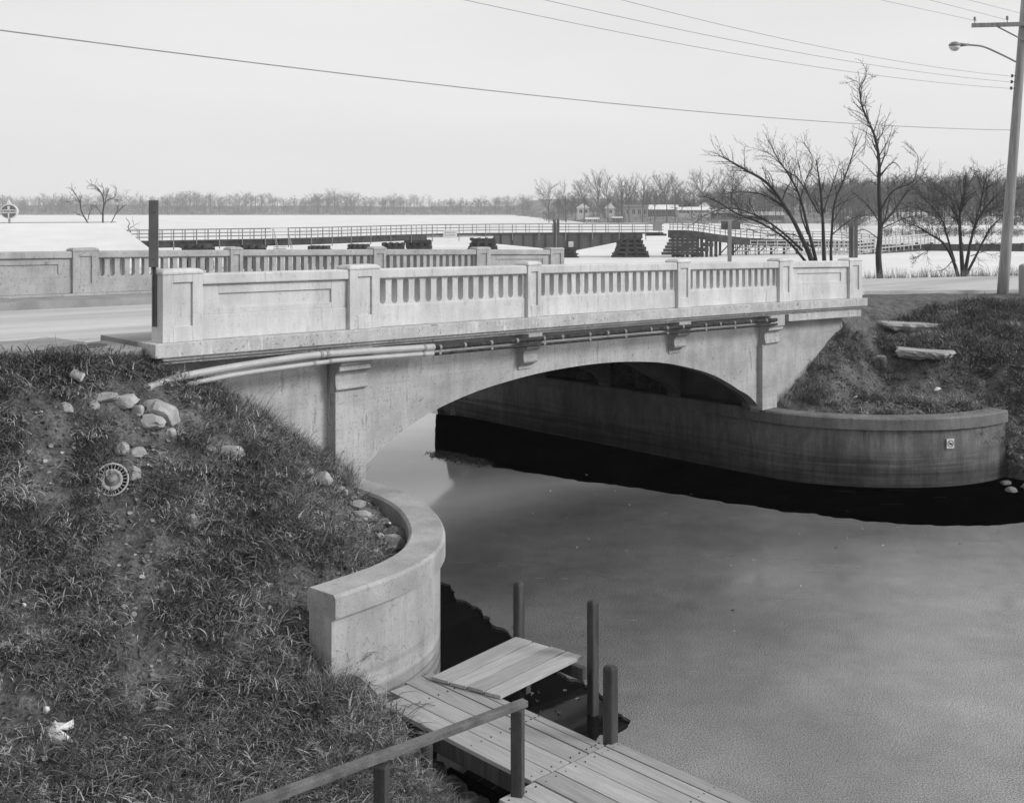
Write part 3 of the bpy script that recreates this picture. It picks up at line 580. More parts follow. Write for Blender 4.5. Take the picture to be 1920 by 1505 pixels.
# ------------------------------------------------------------------ dock
def plank(P,a,b,c,d,z,th,m=None):   # corners in bridge frame
    mb=MB(); j=lambda:random.uniform(-.004,.004); zz=z+j()
    pts=[lw(*q) for q in (a,b,c,d)]
    mb.hexa([(p[0],p[1],zz-th) for p in pts]+[(p[0],p[1],zz+j()) for p in pts]); return mb.build('plank',m or random.choice(WOODS),P,bevel=.004)
WOODS=[M['wood']]
for k,b in enumerate((.31,.40)):
    WOODS.append(mat('weathered deck boards %s'%('darker','paler')[k],b-.03,var=.14,scale=2.4,fine=30,stretch=(9,.7,9),rot=-ROTZ,fvar=.1,bump=.35,spots=.2,spotscale=14,spotcol=.12))
DK=thing('wooden_dock',lw(1,-6.5,.4),'weathered plank dock running from the pale quay wall to the bottom edge','dock')
edges=[.42,.71,.99,1.27,1.42,1.53]; starts=[-4.45,-4.22,-4.14,-4.16,-4.5]
for i in range(5): 
    g=.008 if i!=2 else .014
    plank(DK,(edges[i]+g,starts[i]),(edges[i]+g,-6.86),(edges[i+1]-g,-6.86),(edges[i+1]-g,starts[i]),.62,.045)
eb=[-.04,.18,.45,.74,1.03,1.32,1.50,1.66]
for i in range(7): plank(DK,(eb[i]+.007,-6.885),(eb[i]+.007,-11),(eb[i+1]-.007,-11),(eb[i+1]-.007,-6.885),.622,.045)
mb=MB()
for v in (-4.7,-5.9,-6.83,-6.95,-8.2,-9.6): mb.lbox(.45 if v>-6.9 else .0,1.5,v-.04,v+.04,.44,.573)
for s in (.46,1.48): mb.lbox(s-.03,s+.03,-11,-4.4,.40,.572)
mb.build('joist',M['timber'],DK)
mb=MB()
for v in (-4.7,-5.9,-6.80,-6.97,-8.2,-9.6):
    for i in range(7):
        for t_ in (.25,.75):
            E_=edges if v>-6.9 else eb
            if i+1<len(E_): mb.lbox(E_[i]+(E_[i+1]-E_[i])*t_-.006,E_[i]+(E_[i+1]-E_[i])*t_+.006,v-.006,v+.006,.60,.6285)
o=mb.build('nails',M['black'],DK); o['kind']='stuff'
WOODS2=[mat('weathered platform boards %s'%n_,b,var=.14,scale=2.4,fine=30,fvar=.1,bump=.35,stretch=(.7,9,9),rot=-ROTZ,spots=.2,spotscale=14,spotcol=.12) for n_,b in (('darker',.28),('plain',.32),('paler',.37))]
PF=thing('dock_platform',lw(2.2,-4.7,.5),'small low plank platform jutting over the water between two dark posts','platform')
A0,A1,B0,B1=(1.25,-4.33),(2.87,-4.12),(1.49,-5.31),(3.03,-5.18)
le=lambda p,q,t:(p[0]+(q[0]-p[0])*t,p[1]+(q[1]-p[1])*t)
ts=[0,.27,.52,.76,1.0]
for i in range(4):
    a=le(A0,B0,ts[i]+.014);b=le(A1,B1,ts[i]+.014);c=le(A1,B1,ts[i+1]-.012);d=le(A0,B0,ts[i+1]-.012); plank(PF,a,b,c,d,.67,.04,WOODS2[(1,2,0,2)[i]])
mb=MB(); mb.lbox(2.80,2.88,-5.38,-4.1,.48,.628); mb.lbox(1.35,1.43,-5.2,-4.35,.44,.56); mb.lbox(2.0,2.08,-5.2,-4.3,.5,.628); mb.build('joist',M['timber'],PF)
def dpost(s,v,z0,z1,w,label,hit=True):
    X,Y,_=lw(s,v); b=(X,Y,z0); mb=MB(); h=w/2; c=h*.42
    sect=[(-h+c*.5,-h),(h-c*.5,-h),(h,-h+c*.5),(h,h-c*.5),(h-c*.5,h),(-h+c*.5,h),(-h,h-c*.5),(-h,-h+c*.5)]
    r=ROTZ+random.uniform(-.15,.15); ca,sa=math.cos(r),math.sin(r); vs=[]
    for z,k in ((z0,1),(z1-.04,1),(z1-.012,.8),(z1,.45)):
        for x,y in sect: vs.append((X+(x*ca-y*sa)*k,Y+(x*sa+y*ca)*k,z))
    fs=[(i*8+j,i*8+(j+1)%8,i*8+8+(j+1)%8,i*8+8+j) for i in range(3) for j in range(8)]+[tuple(range(7,-1,-1)),tuple(24+j for j in range(8))]
    mb.add(vs,fs); o=mb.build('dock_post',M['timber'],None,loc=b); tag(o,label,'post','posts of the dock'); return o
dpost(2.93,-4.13,-1,1.38,.12,'dark square post at the far corner of the low platform')
dpost(3.08,-5.30,-1,1.39,.115,'tall dark post standing in the open water at the right corner of the platform')
dpost(1.62,-6.86,-1,1.44,.125,'dark post with worn top on the outer edge of the dock')
dpost(1.33,-4.28,-1,.60,.07,'thin short stake where the platform meets the quay wall')
sp=MB(); X,Y,_=lw(.12,-5.62); sp.lathe([(.058,-.5),(.06,.60),(.05,.64),(.03,.655)],(X,Y,.05),k=12); o=sp.build('dock_post',M['timber'],loc=(X,Y,.05),smooth=False); tag(o,'short round topped stub post at the grassy edge of the dock','post','posts of the dock')
HR=thing('handrail',(.06,10.97,.62),'dark wooden handrail on two posts at the bottom edge beside the dock','handrail')
def sqpost(P,X,Y,z0,z1,w,rz=.2,name='post'):
    mb=MB(); mb.box((X,Y,(z0+z1)/2),(w,w,z1-z0),rz); return mb.build(name,M['timber'],P,bevel=.008)
sqpost(HR,.055,11.0,.3,1.45,.115,ROTZ+.55); sqpost(HR,-1.15,9.99,.2,1.40,.11,ROTZ+.55); sqpost(HR,-2.55,8.85,.2,1.40,.11,ROTZ)
mb=MB()
p0=Vector((.13,11.06,1.485)); p1=Vector((-.66,10.42,1.47)); p2=Vector((-3.3,8.25,1.44)); d=(p2-p0).normalized(); nrm=Vector((-d.y,d.x,0))*.045
def beam(P,a,b,w,h,m,name,up=Vector((0,0,1)),bevel=.006):
    a=Vector(a);b=Vector(b);d=(b-a).normalized(); n=d.cross(up).normalized()*w/2; u=up*h/2; mb=MB()
    mb.hexa([a-n-u,b-n-u,b+n-u,a+n-u,a-n+u,b-n+u,b+n+u,a+n+u]); return mb.build(name,m,P,bevel=bevel)
beam(HR,p0,p1,.09,.062,M['railwood'],'rail'); beam(HR,p1+Vector((.002,.002,0)),p2,.092,.065,M['railwood'],'rail')
# ------------------------------------------------------------------ pipes along the bridge
def pipe_thing(lbl,path,r,m,ma,clamps,name='utility_pipe'):
    P=interp(path,6); T=thing(name,P[len(P)//2],lbl,'pipe')
    mb=MB(); mb.tube(P,r,12); mb.build('pipe_run',m,T,smooth=True)
    for c in clamps:
        s=c; k=min(range(len(P)),key=lambda i:abs(wl(P[i].x,P[i].y)[0]-s)); k=min(max(k,1),len(P)-2); d=(P[k+1]-P[k-1]).normalized()
        mb=MB(); mb.tube([P[k]-d*.025,P[k]+d*.025],r*1.14,12); mb.build('clamp',ma,T)
    return T
def pp(pts,v=-.02): return [lw(s,v,z) for s,z in pts]
big=[lw(-.42,-.26,3.83),lw(-.05,-.18,3.90),lw(.4,-.12,3.94)]+pp([(1.21,3.985),(2.23,4.02),(3.02,4.01),(4.86,3.945)],-.1)
pipe_thing('thicker pale pipe rising out of the bank under the bridge ledge',big,.055,M['pipe'],M['metal'],[2.55,2.75,4.6])
sm=[lw(.3,-.12,3.80),lw(.6,-.12,3.83)]+pp([(1.21,3.87),(2.62,3.90),(3.02,3.90),(4.83,3.84)],-.12)
pipe_thing('thinner pale pipe running just below the thick one under the ledge',sm,.038,M['pipe'],M['metal'],[2.5,2.7,4.6])
zd=lambda s,o:zb(s)-.395-o
pipe_thing('thick dark wrapped pipe strapped under the ledge across the arch',[lw(s,-.07,zd(s,0)) for s in (4.9,6,7.3,8.8,10.4,12,13.6,15.3)],.042,M['pipedark'],M['metal'],[5.0+.62*i for i in range(17)])
pipe_thing('thin dark pipe slung below the wrapped pipe across the arch',[lw(s,-.09,zd(s,.105)) for s in (4.88,6,7.3,8.8,10.4,12,13.6,15.3)],.026,M['pipedark'],M['metal'],[5.0+1.24*i for i in range(8)])
# ------------------------------------------------------------------ marker boards and signs
def marker(s,v,z0,z1,w,lbl,two=False,rz=0,grp='marker boards on the bridge ends'):
    b=Vector(lw(s,v,z0)); T=thing('marker_board',b,lbl,'sign',grp)
    q=Matrix.Rotation(rz,3,'Z')
    if two:
        for k in (-1,1):
            mb=MB(); mb.box(b+Vector((k*w*.27,0,(z1-z0)/2)),(w*.44,.03,z1-z0),rz); mb.build('board',M['signback'],T)
        mb=MB(); mb.box(b+Vector((0,-.02,(z1-z0)/2-.1)),(w*.2,.04,z1-z0-.02),rz); mb.build('channel_post',M['metal'],T)
    else:
        mb=MB(); mb.box(b+Vector((0,0,(z1-z0)/2)),(w,.025,z1-z0),rz); mb.build('board',M['signback'],T,bevel=.004)
        for h in (.12,.82):
            mb=MB(); c=b+Vector((.01,-.016,(z1-z0)*h)); mb.lathe([(.008,0),(.008,.008)],c,(0,-1,0),8); mb.build('bolt',M['black'],T)
        c=b+Vector((.0,.03,0)); mb=MB(); mb.box(c+Vector((-.022,0,-.35)),(.010,.03,.98)); mb.box(c+Vector((.022,0,-.35)),(.010,.03,.98)); mb.box(c+Vector((0,.012,-.35)),(.044,.01,.98)); mb.build('channel_post',M['signback'],T)
    return T
marker(-.05,.17,zb(0)+1.06,zb(0)+1.06+.97-.03,.135,'tall narrow grey board on a steel channel at the left end of the near balustrade')
marker(19.3,.2,zb(19.4)+1.03,zb(19.4)+1.95,.23,'narrow double board above the right end of the near balustrade',True)
marker(19.2,10.75,zb(19.4)+1.03,zb(19.4)+1.95,.21,'narrow double board above the right end of the far balustrade',True)
# street sign seen from the back, behind the road
T=thing('street_sign',at(1368,520,43),'two panel grey sign back on a square post beyond the bridge','sign'); b=wloc(T)
def pxbox(P,name,x0,x1,y0,y1,Y,th,m,bevel=0):
    a=at(x0,y1,Y);c=at(x1,y0,Y); mb=MB(); mb.box(((a[0]+c[0])/2,Y,(a[2]+c[2])/2),(c[0]-a[0],th,c[2]-a[2])); return mb.build(name,m,P,bevel=bevel)
pxbox(T,'post',1364.5,1371.5,416,530,43,.08,M['pole']); pxbox(T,'sign_panel',1352,1366,415,430,43.08,.03,M['signback']); pxbox(T,'sign_panel',1371,1388,415.5,430.5,43.08,.03,M['signback'])
# no wake / no propeller notice on the quay wall
def quay_sign():
    s,v=19.0,-3.69
    # find place on the curved face whose picture column is about 1779
    best=min(offs(QR,.07)[-20:],key=lambda q:abs(CX+F*lw(*q)[0]/lw(*q)[1]-1779)); i=offs(QR,.07).index(best); a,b2=QR[i-1],QR[i+1]
    w0=Vector(lw(*a));w1=Vector(lw(*b2)); t=(w1-w0).normalized(); n=Vector((t.y,-t.x,0)); 
    if n.y>0: n=-n
    p=Vector(lw(*best)); z=HC-(831-HY)/F*p.y; c=Vector((p.x,p.y,z))+n*.02; u=Vector((0,0,1)); h=.095
    if t.x<0: t=-t
    T=thing('warning_sign',c,'small white square notice with a crossed out boat symbol on the dark quay wall','sign')
    mb=MB(); mb.prism([c-t*h-u*h*1.15,c+t*h-u*h*1.15,c+t*h+u*h*1.15,c-t*h+u*h*1.15],n*.008); mb.build('board',M['paint'],T)
    c2=c+n*.0085
    mb=MB(); k=28; R0,R1=.078,.064
    vs=[c2+t*(r*math.cos(6.2832*j/k))+u*(r*math.sin(6.2832*j/k))+n*e for e in (0,.003) for r in (R0,R1) for j in range(k)]
    fs=[]
    for j in range(k): 
        q=(j+1)%k; fs+=[(j,q,k+q,k+j),(2*k+j,2*k+q,3*k+q,3*k+j),(j,q,2*k+q,2*k+j),(k+j,k+q,3*k+q,3*k+j)]
    mb.add(vs,fs); mb.build('ring',M['black'],T)
    dg=(t-u).normalized(); pd=(t+u).normalized()*.006
    mb=MB(); mb.prism([c2-dg*.07-pd,c2+dg*.07-pd,c2+dg*.07+pd,c2-dg*.07+pd],n*.004); mb.build('slash',M['black'],T)
    hull=[(-.045,.0),(.05,.012),(.048,-.012),(-.005,-.022),(-.035,-.018)]; mb=MB(); mb.prism([c2+t*x+u*y for x,y in hull],n*.0035)
    mb.prism([c2+t*x+u*y for x,y in [(-.03,.0),(-.01,.03),(.0,.03),(.005,.004)]],n*.0035); mb.build('boat_symbol',M['black'],T)
quay_sign()
# ------------------------------------------------------------------ concrete kerb slabs at the left end, broken slabs at the right
T=thing('concrete_slab',lw(-1,.3,4.2),'upper kerb slab abutting the left end of the bridge','slab','loose concrete slabs')
mb=MB(); mb.lbox(-2.0,-.2,.18,1.4,(4.08,4.1),(4.28,4.345)); mb.build('slab',M['kerb'],T,bevel=.02)
T=thing('concrete_slab',lw(-.7,.0,3.9),'lower cracked concrete block beneath the kerb slab at the left bridge end','slab','loose concrete slabs')
mb=MB(); mb.lbox(-1.25,-.12,-.06,.6,(3.7,3.7),(4.02,4.06)); mb.build('slab',M['ledge'],T,bevel=.02)
def broken(px,py,ZZ,pts,th,lbl,tilt=0):
    Y=(HC-ZZ)*F/(py-HY); X=(px-CX)/F*Y; c=Vector((X,Y,ZZ)); out=[]
    pts=[(x*1.22,y*1.5) for x,y in pts]
    n0=len(pts)
    for i,(x,y) in enumerate(pts):
        x2,y2=pts[(i+1)%n0]
        for k in range(5):
            u=k/5; X_,Y_=x+(x2-x)*u,y+(y2-y)*u; dl=noise.noise((X_*5+px,Y_*5,1))*.11+noise.noise((X_*14,Y_*14+py,4))*.05; L_=math.hypot(X_,Y_) or 1
            out.append((X_*(1+dl/L_),Y_*(1+dl/L_)))
    mb=MB(); n=len(out); vs=[]
    for lv,(dz,kk,am) in enumerate(((0,1,.012),(-.35,1.03,.035),(-.75,.95,.05),(-1.25,.74,.06))):
        for i,(x,y) in enumerate(out):
            vs.append(c+Vector((x*kk+random.gauss(0,am*.6),y*kk+random.gauss(0,am*.6),tilt*x+dz*th+noise.noise((x*4,y*4,lv*3.+px))*am+(0 if lv<2 else -abs(noise.noise((x*3,y*3,px)))*.12))))
    mb.add(vs,[tuple(range(n)),tuple(range(4*n-1,3*n-1,-1))]+[(l*n+i,l*n+i+n,l*n+(i+1)%n+n,l*n+(i+1)%n) for l in range(3) for i in range(n)])
    o=mb.build('broken_slab',M['coping'],None,loc=c); tag(o,lbl,'slab','loose concrete slabs'); return o
broken(1700,602,3.17,[(-.62,-.45),(.15,-.55),(.85,-.30),(.62,.25),(.0,.5),(-.7,.55),(-.8,.1)],.2,'upper broken concrete slab jutting from the right bank',-.02)
broken(1735,655,2.66,[(-.5,.25),(-.62,-.1),(-.15,-.35),(.15,-.55),(.42,-.35),(.62,.1),(.1,.5),(-.3,.6)],.13,'lower broken concrete slab overhanging the worn hollow of the right bank',-.02)
broken(1668,622,2.85,[(-.3,-.2),(.1,-.35),(.25,-.1),(.0,.2)],.12,'crumbled lump under the left corner of the upper broken slab')
broken(1617,665,2.45,[(-.2,-.15),(.35,-.3),(.42,-.1),(-.1,.2)],.35,'dark leaning concrete fragment against the bank near the right wing wall')
for i,(px,py,q) in enumerate([(1690,628,.14),(1712,632,.12),(1735,626,.1),(1672,634,.1),(1755,668,.13),(1700,662,.1)]): stone(px,py,'R',q,['rubble lump under the left half of the upper broken slab','rubble lump under the middle of the upper broken slab','rubble lump under the right half of the upper broken slab','small rubble lump leftmost below the upper broken slab','rubble lump at the right end of the lower broken slab','rubble lump between the two broken slabs'][i],M['coping'],(1.1,.9,.7),300+i*3,i,group='rubble under the broken slabs')
stone(1665,654,'R',.12,'small grey lump left of the lower broken slab',None,(1,.8,.8),71)
# ------------------------------------------------------------------ utility pole, lamp, wires
PB=Vector(at(1880,548,36.2)); PT=Vector(at(1923,-12,36.2)); PD=(PT-PB).normalized()
def onpole(py): t=(PB.z-(HC-(py-HY)/F*36.2))/(PB.z-PT.z); return PB+(PT-PB)*t
T=thing('utility_pole',PB,'leaning wooden utility pole with crossarm at the right edge of the road','pole'); 
mb=MB(); mb.tube([PB-PD*.5+PD*(k*1.5) for k in range(8)],[.18-.009*k for k in range(8)],14); mb.build('shaft',M['pole'],T,smooth=True)
ca=onpole(47)+Vector((0,-.17,0)); ad=Vector((-.985,.17,0)); 
beam(T,ca+ad*1.62,ca-ad*1.45,.11,.13,M['pole'],'crossarm')
for d0 in (1.53,.55,-.5,-1.35):
    c=ca+ad*d0+Vector((0,0,.065)); mb=MB(); mb.lathe([(.012,0),(.012,.08),(.035,.085),(.045,.12),(.03,.14),(.04,.16),(.035,.2),(.01,.21)],c,k=10); mb.build('insulator',M['metal'],T,smooth=True)
for sg in (1,-1): beam(T,ca+ad*(.85*sg)+Vector((0,0,-.06)),onpole(78)+Vector((0,-.17,0)),.03,.05,M['pole'],'brace')
for py in (143,154,166):
    c=onpole(py)+Vector((-.25,-.05,0)); mb=MB(); mb.lathe([(.02,-.05),(.04,-.04),(.03,0),(.04,.04),(.02,.05)],c,k=10); mb.build('spool_insulator',M['dmetal'],T)
    mb=MB(); mb.box(c+Vector((.06,0,0)),(.12,.02,.02)); mb.build('bracket',M['dmetal'],T)
# street lamp on its arm (fixed to the pole: a part)
arm=[at(1904,116,36.1),at(1893,110,36),at(1870,99,35.95),at(1850,90,35.9),at(1835,86,35.85),at(1815,84.5,35.8)]
mb=MB(); mb.tube(interp(arm,4),.03,8); LA=mb.build('lamp_arm',M['metal'],T,smooth=True)
hc=Vector(at(1790,87,35.75))
mb=MB(); mb.lathe([(.02,-.0),(.17,.0),(.19,.03),(.16,.08),(.09,.13),(.02,.15)],hc,k=18); mb.tube([hc+Vector((.1,0,.04)),hc+Vector((.45,0,.05))],[.07,.035],10); mb.build('lamp_head',M['metal'],T,smooth=True)
mb=MB(); mb.lathe([(.165,-.002),(.16,-.06),(.11,-.12),(.05,-.15),(.01,-.155)],hc,k=18); mb.build('lamp_glass',M['paint'],T,smooth=True)
def wire(lbl,a,b,sag,r,ext=.35):
    a=Vector(a);b=Vector(b); n=24; pts=[]
    for i in range(n+1):
        t=-ext+(1+ext)*i/n; p=a+(b-a)*t; p.z-=sag*4*t*(1-t); pts.append(p)
    mb=MB(); mb.tube(pts,r,5); o=mb.build('overhead_wire',M['wire'],None,loc=tuple(b)); tag(o,lbl,'wire','overhead wires'); return o
pc=onpole(244); zc=pc.z; Y0=(8.55-HC)*F/(HY-57)
wire('thick cable crossing the whole sky from upper left to the leaning pole',at(0,57,Y0),tuple(pc+Vector((-.16,0,0))),.27,.0095,.5)
def skywire(px,py_pole,lbl,xp=1893,r=.0065,sag=.12,Yp=36.2):
    e=Vector(at(xp,py_pole,Yp)); Y1=(e.z-HC)*F/HY; wire(lbl,at(px,0,Y1),tuple(e),sag,r,.3)
skywire(870,166,'lowest of the three thin wires ending at the insulator rack on the pole',sag=.25)
skywire(1020,154,'middle one of the three thin wires ending at the insulator rack on the pole',sag=.2)
skywire(1165,143,'upper one of the three thin wires ending at the insulator rack on the pole',sag=.2)
skywire(1650,40,'thin wire to the outermost insulator of the crossarm',1832,sag=.0); skywire(1741,37,'thin wire to the inner insulator of the crossarm',1885,sag=.0)
skywire(1815,26,'short thin wire in the top right corner beside the pole top',1917,sag=0)
# guard post at the right edge
G=Vector(at(1921,553,35.5)); mb=MB(); mb.lathe([(.17,-.3),(.17,.85),(.15,.93),(.07,.97)],G,k=14); o=mb.build('guard_post',M['pole'],loc=tuple(G),smooth=False); tag(o,'thick round topped wooden guard post cut by the right edge of the picture','post')
# ------------------------------------------------------------------ hubcap, can, rag, litter
def hubcap():
    c=hitw(209,890,'L'); n=Vector((.32,-.88,.32)).normalized(); c=c+n*.24
    T=thing('hubcap',c,'round slotted metal hubcap lying on the grassy left bank','hubcap'); q=n.to_track_quat('Z','Y'); R=.2
    mb=MB(); mb.lathe([(R*.93,-.02),(R*1.0,0),(R*.97,.014),(R*.90,.012),(R*.88,-.004)],c,n,48,False); mb.build('rim',M['pipe'],T,smooth=True)
    mb=MB(); mb.lathe([(R*.62,-.02),(R*.65,.0),(R*.62,.012),(R*.50,.006),(R*.42,-.004),(R*.40,-.01)],c,n,40); mb.build('dish',M['pipe'],T,smooth=True)
    mb=MB(); mb.lathe([(R*.40,-.012),(R*.38,.004),(R*.26,.012),(R*.24,.03),(R*.14,.042),(.002,.046)],c,n,32); mb.build('hub_cap',M['metal'],T,smooth=True)
    mb=MB(); mb.lathe([(R*.9,-.05),(R*.9,-.035)],c,n,32); mb.build('slot_shade_plate',M['black'],T)  # black disc added behind the slots as their dark shade
    for k in range(24):
        a=6.2832*k/24; u=q@Vector((math.cos(a),math.sin(a),0)); w=q@Vector((-math.sin(a),math.cos(a),0))*.0032
        mb=MB(); p0=c+u*R*.62;p1=c+u*R*.91; mb.prism([p0-w,p1-w,p1+w,p0+w],n*.01); mb.build('spoke',M['pipe'],T)
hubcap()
c=hitw(145,722,'L')+Vector((.05,-.16,.17)); ax=Vector((.75,.2,-.42)).normalized(); T=thing('tin_can',c,'dented pale tin can lying at the top of the left bank','can')
mb=MB(); mb.lathe([(.055,-.08),(.062,-.075),(.062,.075),(.055,.08)],c,ax,20); mb.build('can_body',M['stone'],T,smooth=False); mb=MB(); mb.lathe([(.064,.07),(.066,.076),(.05,.095),(.0,.097)],c,ax,20); mb.build('can_end',M['paint'],T)
def rag(px,py,side,pts,lbl,name,cat,m,h=.04,grp=None,off=.05):
    # crumpled sheet built from an outline in metres (right, up in picture), with thickness
    c=hitw(px,py,side); bm=bmesh.new(); 
    cen=(sum(p[0] for p in pts)/len(pts),sum(p[1] for p in pts)/len(pts))
    up=Vector((-.35,.5,.55)).normalized() if side=='L' else Vector((.1,.5,.5)).normalized(); rt=Vector((1,.1,0)).normalized(); n=rt.cross(up); n=n if n.y<0 else -n
    vs=[bm.verts.new(rt*p[0]+up*p[1]+n*(off*.35)) for p in pts]; ctr=bm.verts.new(rt*cen[0]+up*cen[1]+n*(off+h))
    fs=[bm.faces.new((vs[i],vs[(i+1)%len(vs)],ctr)) for i in range(len(vs))]
    bmesh.ops.subdivide_edges(bm,edges=list(bm.edges),cuts=3,use_grid_fill=True)
    for v in bm.verts: v.co+=n*.04*noise.noise(v.co*9)
    me=bpy.data.meshes.new(name); bm.to_mesh(me); bm.free(); me.materials.append(m); me.polygons.foreach_set('use_smooth',[True]*len(me.polygons)); o=bpy.data.objects.new(name,me); C.collection.objects.link(o); o.location=c
    sdm=o.modifiers.new('t','SOLIDIFY'); sdm.thickness=.006; tag(o,lbl,cat,grp); return o
k=1/185.
rag(108,1372,'L',[((x-108)*k,-(y-1372)*k) for x,y in [(83,1362),(96,1357),(108,1347),(110,1354),(126,1354),(141,1348),(138,1362),(128,1368),(114,1366),(108,1374),(120,1380),(131,1386),(131,1393),(116,1388),(101,1392),(88,1388),(80,1378)]],'crumpled white rag lying in the grass at the lower left','rag','rag',M['cloth'],.07)
LT=[(145,1098,.04,'small white paper scrap on the left slope above the bare gully'),(46,1131,.03,'small pale scrap at the far left of the slope'),(88,1335,.04,'pale dead leaf just above the white rag'),(564,1327,.03,'tiny white scrap on the grass near the foot of the pale wall'),(120,735,.045,'curled pale leaf left of the tin can'),(372,1288,.025,'tiny white fleck beside the dark branch on the slope'),(155,1470,.03,'pale leaf low on the left slope')]
for px,py,r,lb in LT: rag(px,py,'L',[(-r,-r*.6),(0,-r),(r*.9,-r*.4),(r,r*.5),(.2*r,r),(-r*.7,r*.8)],lb,'litter','litter',M['cloth'],.02,'litter on the banks',.09)
for px,py,r,lb in [(1757,727,.11,'white crumpled scrap on the bare ground of the right bank'),(1603,743,.06,'small white scrap near the right wing wall')]: rag(px,py,'R',[(-r,-r*.5),(0,-r*.6),(r,-r*.2),(r*.7,r*.4),(-r*.4,r*.5)],lb,'litter','litter',M['cloth'],.04,'litter on the banks',.05)
# branch
p=hitw(262,1290,'L');q=hitw(330,1278,'L'); mb=MB(); mb.tube([p+Vector((0,0,.06)),(p+q)/2+Vector((0,0,.09)),q+Vector((0,0,.08))],[.022,.018,.008],7); o=mb.build('branch',M['bark'],None,loc=tuple(p)); tag(o,'dark fallen branch across the bottom of the bare gully','branch')
# ------------------------------------------------------------------ grass and leaves
def clump_mesh(seed,n=58,L=.2,W=.0036,spread=.1):
    r=random.Random(seed); mb=MB()
    for _ in range(n):
        bx,by=r.gauss(0,spread),r.gauss(0,spread); a=r.gauss(0,1.0); l=L*r.uniform(.4,1.4); lean=r.uniform(.3,1.0); st=r.uniform(.25,1.3); w=W*r.uniform(.7,1.4)
        dx,dy=math.cos(a),math.sin(a); px,py=-dy*w,dx*w; p=Vector((bx,by,-.02)); th=math.pi/2-st-.1; pts=[]
        for k in range(4):
            pts.append(Vector(p)); p=p+Vector((dx*math.cos(th),dy*math.cos(th),math.sin(th)))*l/3; th-=lean*.62
        o=Vector((px,py,0)); vs=[pts[0]-o,pts[0]+o,pts[1]-o,pts[1]+o,pts[2]-o*.75,pts[2]+o*.75,pts[3]]
        mb.add(vs,[(0,1,3,2),(2,3,5,4),(4,5,6)])
    return mb
CLC=bpy.data.collections.new('grass clumps'); 
def raw(mb,name,m,col):
    me=bpy.data.meshes.new(name); me.from_pydata([tuple(v) for v in mb.v],[],mb.f); me.materials.append(m); me.polygons.foreach_set('use_smooth',[True]*len(me.polygons)); o=bpy.data.objects.new(name,me); col.objects.link(o); return o
BL=[M['blade'],mat('dead grass blades dark',.075,var=.4,scale=14,bump=0,rough=.6),mat('dead grass blades pale',.36,var=.4,scale=14,bump=0,rough=.6)]
for i in range(9): raw(clump_mesh(i,L=(.17,.21,.13)[i%3]),'grass_clump_%02d'%i,BL[i%3],CLC)
LFC=bpy.data.collections.new('leaf bits')
for i in range(4):
    mb=MB(); r=.035; pts=[(r*math.cos(t)*random.uniform(.6,1.2),r*math.sin(t)*random.uniform(.5,1),.012*random.uniform(-1,1)) for t in [k*6.2832/7 for k in range(7)]]; mb.add(pts,[tuple(range(7))]); raw(mb,'leaf_%d'%i,M['leaf'] if i<3 else BL[2],LFC)
def scatter(name,pts,rots,scl,col,label=None):
    me=bpy.data.meshes.new(name); me.from_pydata([tuple(p) for p in pts],[],[]); n=len(pts)
    a=me.attributes.new('rot','FLOAT_VECTOR','POINT'); a.data.foreach_set('vector',np.asarray(rots,np.float32).ravel())
    a=me.attributes.new('scl','FLOAT','POINT'); a.data.foreach_set('value',np.asarray(scl,np.float32))
    o=bpy.data.objects.new(name,me); C.collection.objects.link(o); tag(o,kind='stuff',label=label)
    g=bpy.data.node_groups.new(name,'GeometryNodeTree'); g.interface.new_socket('Geometry',in_out='INPUT',socket_type='NodeSocketGeometry'); g.interface.new_socket('Geometry',in_out='OUTPUT',socket_type='NodeSocketGeometry')
    N=g.nodes.new; gi=N('NodeGroupInput');go=N('NodeGroupOutput'); ip=N('GeometryNodeInstanceOnPoints'); ci=N('GeometryNodeCollectionInfo'); ci.inputs[0].default_value=col; ci.inputs['Separate Children'].default_value=True; ci.inputs['Reset Children'].default_value=True
    r=N('GeometryNodeInputNamedAttribute'); r.data_type='FLOAT_VECTOR'; r.inputs[0].default_value='rot'; s=N('GeometryNodeInputNamedAttribute'); s.data_type='FLOAT'; s.inputs[0].default_value='scl'
    k=g.links.new; k(gi.outputs[0],ip.inputs['Points']); k(ci.outputs[0],ip.inputs['Instance']); ip.inputs['Pick Instance'].default_value=True; k(r.outputs[0],ip.inputs['Rotation']); k(s.outputs[0],ip.inputs['Scale']); k(ip.outputs[0],go.inputs[0])
    md=o.modifiers.new('scatter','NODES'); md.node_group=g; return o
# bare patches: picture positions with radius in metres
def xyz(L_,side): return np.array([[*hitw(px,py,side)[:2],r] for px,py,r in L_])
BAREL=xyz([(95,790,.28),(88,830,.3),(85,880,.28),(75,940,.25),(240,960,.28),(245,1010,.3),(240,1050,.3),(255,1100,.25),(262,1150,.2),(265,1200,.25),(280,1250,.25),(225,920,.2),
 (230,740,.35),(270,735,.3),(255,790,.3),(300,800,.3),(190,745,.25),(310,740,.2),(340,830,.15),(440,825,.2),(500,850,.15),(655,1010,.25),(690,1020,.25),(600,1100,.35),(575,1160,.25),(570,1080,.25),(700,960,.3),(730,985,.3),(650,960,.2),(600,1220,.2),(0,660,.3),(820,1440,.25),(880,1450,.3),(745,960,.3),(710,935,.2),(300,722,.16),(335,716,.14),(275,728,.16)]+[(q[0],q[1]-2,.17) for q in ST],'L')
BAREL[:,2]*=np.where(BAREL[:,2]>.18,1.28,1.0)
